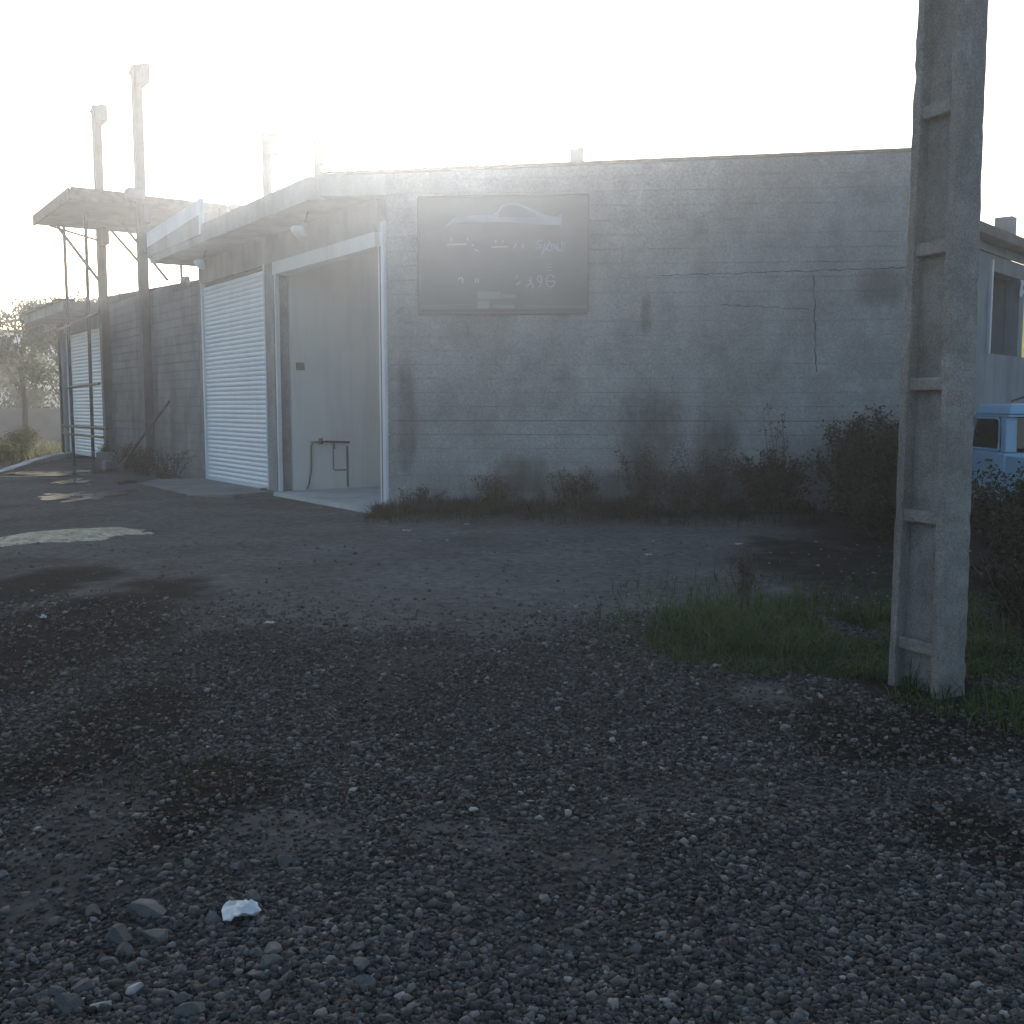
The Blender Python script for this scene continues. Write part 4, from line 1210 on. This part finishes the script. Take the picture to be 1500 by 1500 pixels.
N = 230000
yy = 2.2 + (12.5 - 2.2) * rng.random(N) ** 1.6
xx = (rng.random(N) * 2 - 1) * (0.53 * yy + 0.35)
g, so, sa, tu = masks(xx, yy)
p = np.clip(g * (1 - 0.86 * so), 0, 1) * 0.95 + 0.08 * (1 - sstep(7.5, 9.5, yy))  + 0.015
p *= (np.hypot(xx - PC[0], yy - PC[1]) > 0.32)
keep = rng.random(N) < p
xx, yy = xx[keep], yy[keep]
# thinner cover further out to the sides and behind the viewpoint
N2 = 120000
y2 = rng.uniform(-1.5, 9.5, N2); x2 = rng.uniform(-7.0, 5.5, N2)
out = (np.abs(x2) > 0.53 * y2 + 0.35) | (y2 < 2.2)
g, so, sa, tu = masks(x2, y2)
fall = 1 - sstep(0.8, 3.0, np.abs(x2) - np.maximum(0.53 * y2 + 0.35, 0.8)) * 0.85
k2 = out & (rng.random(N2) < np.clip(g * (1 - 0.86 * so), 0, 1) * fall) & (np.hypot(x2 - PC[0], y2 - PC[1]) > 0.32)
xx = np.concatenate([xx, x2[k2]]); yy = np.concatenate([yy, y2[k2]])
rad = np.exp(rng.normal(math.log(0.0070), 0.42, len(xx))).clip(0.004, 0.017) * (1 + 0.05 * np.maximum(yy - 2.2, 0))
nr = (yy < 3.6) & (yy > 2.2) & (np.abs(xx) < 0.53 * yy + 0.35)
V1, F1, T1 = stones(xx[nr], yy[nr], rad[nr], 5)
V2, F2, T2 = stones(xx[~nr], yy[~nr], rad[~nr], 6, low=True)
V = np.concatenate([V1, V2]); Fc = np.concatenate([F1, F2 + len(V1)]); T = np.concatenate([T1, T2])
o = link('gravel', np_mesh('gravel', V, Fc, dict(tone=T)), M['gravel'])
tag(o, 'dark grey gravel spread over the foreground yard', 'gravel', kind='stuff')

# ------------------------------------------------------------------ larger stones and litter
def chunk(name, x, y, sx, sy, sz, seed, mat, rot=0.0, lab=None, cat_='stone', grp=None):
    r = np.random.default_rng(seed)
    import bmesh
    bm = bmesh.new()
    bmesh.ops.create_icosphere(bm, subdivisions=3, radius=1.0)
    pl = [(Vector(r.normal(size=3)).normalized(), r.uniform(0.42, 0.72)) for _ in range(11)]
    for v in bm.verts:
        c = v.co.copy()
        for n_, d_ in pl:
            e = c.dot(n_) - d_
            if e > 0: c -= n_ * e
        v.co = c
    ca, sa_ = math.cos(rot), math.sin(rot)
    z0 = float(relief(x, y))
    for v in bm.verts:
        a, b_, c = v.co.x * sx, v.co.y * sy, v.co.z * sz
        v.co = Vector((x + a * ca - b_ * sa_, y + a * sa_ + b_ * ca, z0 + sz * 0.35 + c))
    me = bpy.data.meshes.new(name); bm.to_mesh(me); bm.free()
    o = link(name, me, mat)
    return tag(o, lab, cat_, grp)

BIG = [
    (-1.155, 3.202, 0.100, 0.060, 0.050, 'flat grey broken slab at the top of the lower left rubble'),
    (-1.193, 3.055, 0.080, 0.055, 0.050, 'left block of the pair below the flat rubble slab'),
    (-1.075, 3.047, 0.060, 0.050, 0.050, 'right block of the pair below the flat rubble slab'),
    (-1.032, 2.742, 0.035, 0.030, 0.040, 'upright pale-topped stone near the bottom left corner'),
    (-1.090, 2.670, 0.045, 0.030, 0.030, 'rounded pale stone at the bottom edge, lower left'),
    (-0.837, 2.645, 0.055, 0.050, 0.050, 'big dark stone cut by the bottom edge of the picture'),
    (-1.175, 2.677, 0.050, 0.050, 0.060, 'dark block in the bottom left corner beside the rounded stone'),
    (-1.253, 2.753, 0.040, 0.030, 0.030, 'small slab stone in the bottom left corner'),
    (-1.453, 4.151, 0.035, 0.022, 0.022, 'oblong stone on dark soil at left middle foreground'),
    (-0.148, 4.029, 0.034, 0.028, 0.028, 'round pale stone lying alone in the middle gravel'),
    (-0.754, 3.486, 0.050, 0.030, 0.020, 'flat grey stone in gravel above the white plastic scrap'),
    (-0.663, 4.234, 0.030, 0.020, 0.020, 'small pale stone in gravel left of the round stone'),
]
LITTER = [
    (-0.838, 3.144, 0.062, 0.050, 0.030, 'white crumpled plastic scrap on gravel at lower left'),
    (1.442, 11.072, 0.070, 0.060, 0.030, 'small white scrap on bare dirt in front of the dead weeds'),
    (1.243, 6.296, 0.050, 0.030, 0.020, 'white scrap on the dirt at the front edge of the grass'),
    (-1.756, 7.547, 0.070, 0.035, 0.025, 'pale scrap at the far edge of the gravel'),
    (-3.507, 7.792, 0.050, 0.045, 0.050, 'round white scrap on dark soil at far left'),
    (-3.472, 7.500, 0.025, 0.015, 0.015, 'tiny white scrap beside the round white one'),
    (-0.603, 14.072, 0.060, 0.040, 0.020, 'pale scrap among weeds below the sign'),
    (-1.317, 13.163, 0.100, 0.050, 0.040, 'pale scrap in weeds near the door corner'),
    (2.567, 11.882, 0.080, 0.050, 0.030, 'pale scrap before the dark shrub'),
    (1.960, 7.668, 0.050, 0.040, 0.040, 'pale litter in the grass left of the pole'),
]
for i, (x, y, sx, sy, sz, lb) in enumerate(BIG):
    chunk('stone', x, y, sx * .95, sy * .9, sz * .62, 300 + i, M['pale_stone'] if 'pale' in lb else M['stone'], random.uniform(-.6, .6), lb)
for i in range(46):
    a = rng.normal(0, 1, 2)
    x, y = (-0.98 + 0.30 * a[0], 2.95 + 0.28 * a[1])
    if y < 2.5: continue
    s = rng.uniform(0.018, 0.034)
    chunk('loose_stone', x, y, s * 1.2, s, s * .8, 400 + i, M['stone'], random.uniform(0, 3), 'small dark loose stone among the lower left rubble', 'stone', 'loose stones in the lower left rubble')

def scrap(x, y, sx, sy, sz, seed, lb, mat):
    r = np.random.default_rng(seed)
    n, k_ = 9, 7
    z0 = float(relief(x, y)) + 0.018
    vs_ = []
    cut = r.uniform(0.55, 1.0, (4,))
    for j in range(k_):
        for i in range(n):
            a, c = i / (n - 1) * 2 - 1, j / (k_ - 1) * 2 - 1
            e = 1 - 0.35 * abs(c) ** 2 * cut[j % 4] - 0.15 * r.random()
            vs_.append((x + a * sx * e, y + c * sy * (1 - 0.3 * a * cut[1]), z0 + sz * (0.55 * math.sin(2.3 * a + seed) * math.cos(2.1 * c) + 0.5 + r.uniform(-.22, .22))))
    mb = MB().add(vs_, [(j * n + i, j * n + i + 1, (j + 1) * n + i + 1, (j + 1) * n + i) for j in range(k_ - 1) for i in range(n - 1)])
    o = build('litter_scrap', mb, mat)
    m_ = o.modifiers.new('thick', 'SOLIDIFY'); m_.thickness = 0.004
    tag(o, lb, 'litter')
for i, (x, y, sx, sy, sz, lb) in enumerate(LITTER):
    k_ = 1.0 if i == 0 else 0.62
    scrap(x, y, sx * k_, sy * k_, sz * k_, 500 + i, lb, M['paper'] if i == 0 else M['dirty_paper'])

# ------------------------------------------------------------------ haze: sunlit air around the whole yard, also standing in for lens glare
m = bpy.data.materials.new('glare_haze')
m.use_nodes = True
nt = m.node_tree
nt.nodes.clear()
pv = nt.nodes.new('ShaderNodeVolumePrincipled')
pv.inputs['Color'].default_value = (0.93, 0.95, 0.97, 1)
pv.inputs['Density'].default_value = HAZE_DENSITY
pv.inputs['Anisotropy'].default_value = HAZE_G
pv.inputs['Density Attribute'].default_value = ''
mo = nt.nodes.new('ShaderNodeOutputMaterial')
nt.links.new(pv.outputs[0], mo.inputs['Volume'])
o = build('haze', MB().box(-720, 720, -720, 720, -1.4, 11.0), m)
tag(o, 'thin sunlit haze over the yard, partly standing in for lens glare', 'haze', kind='stuff')
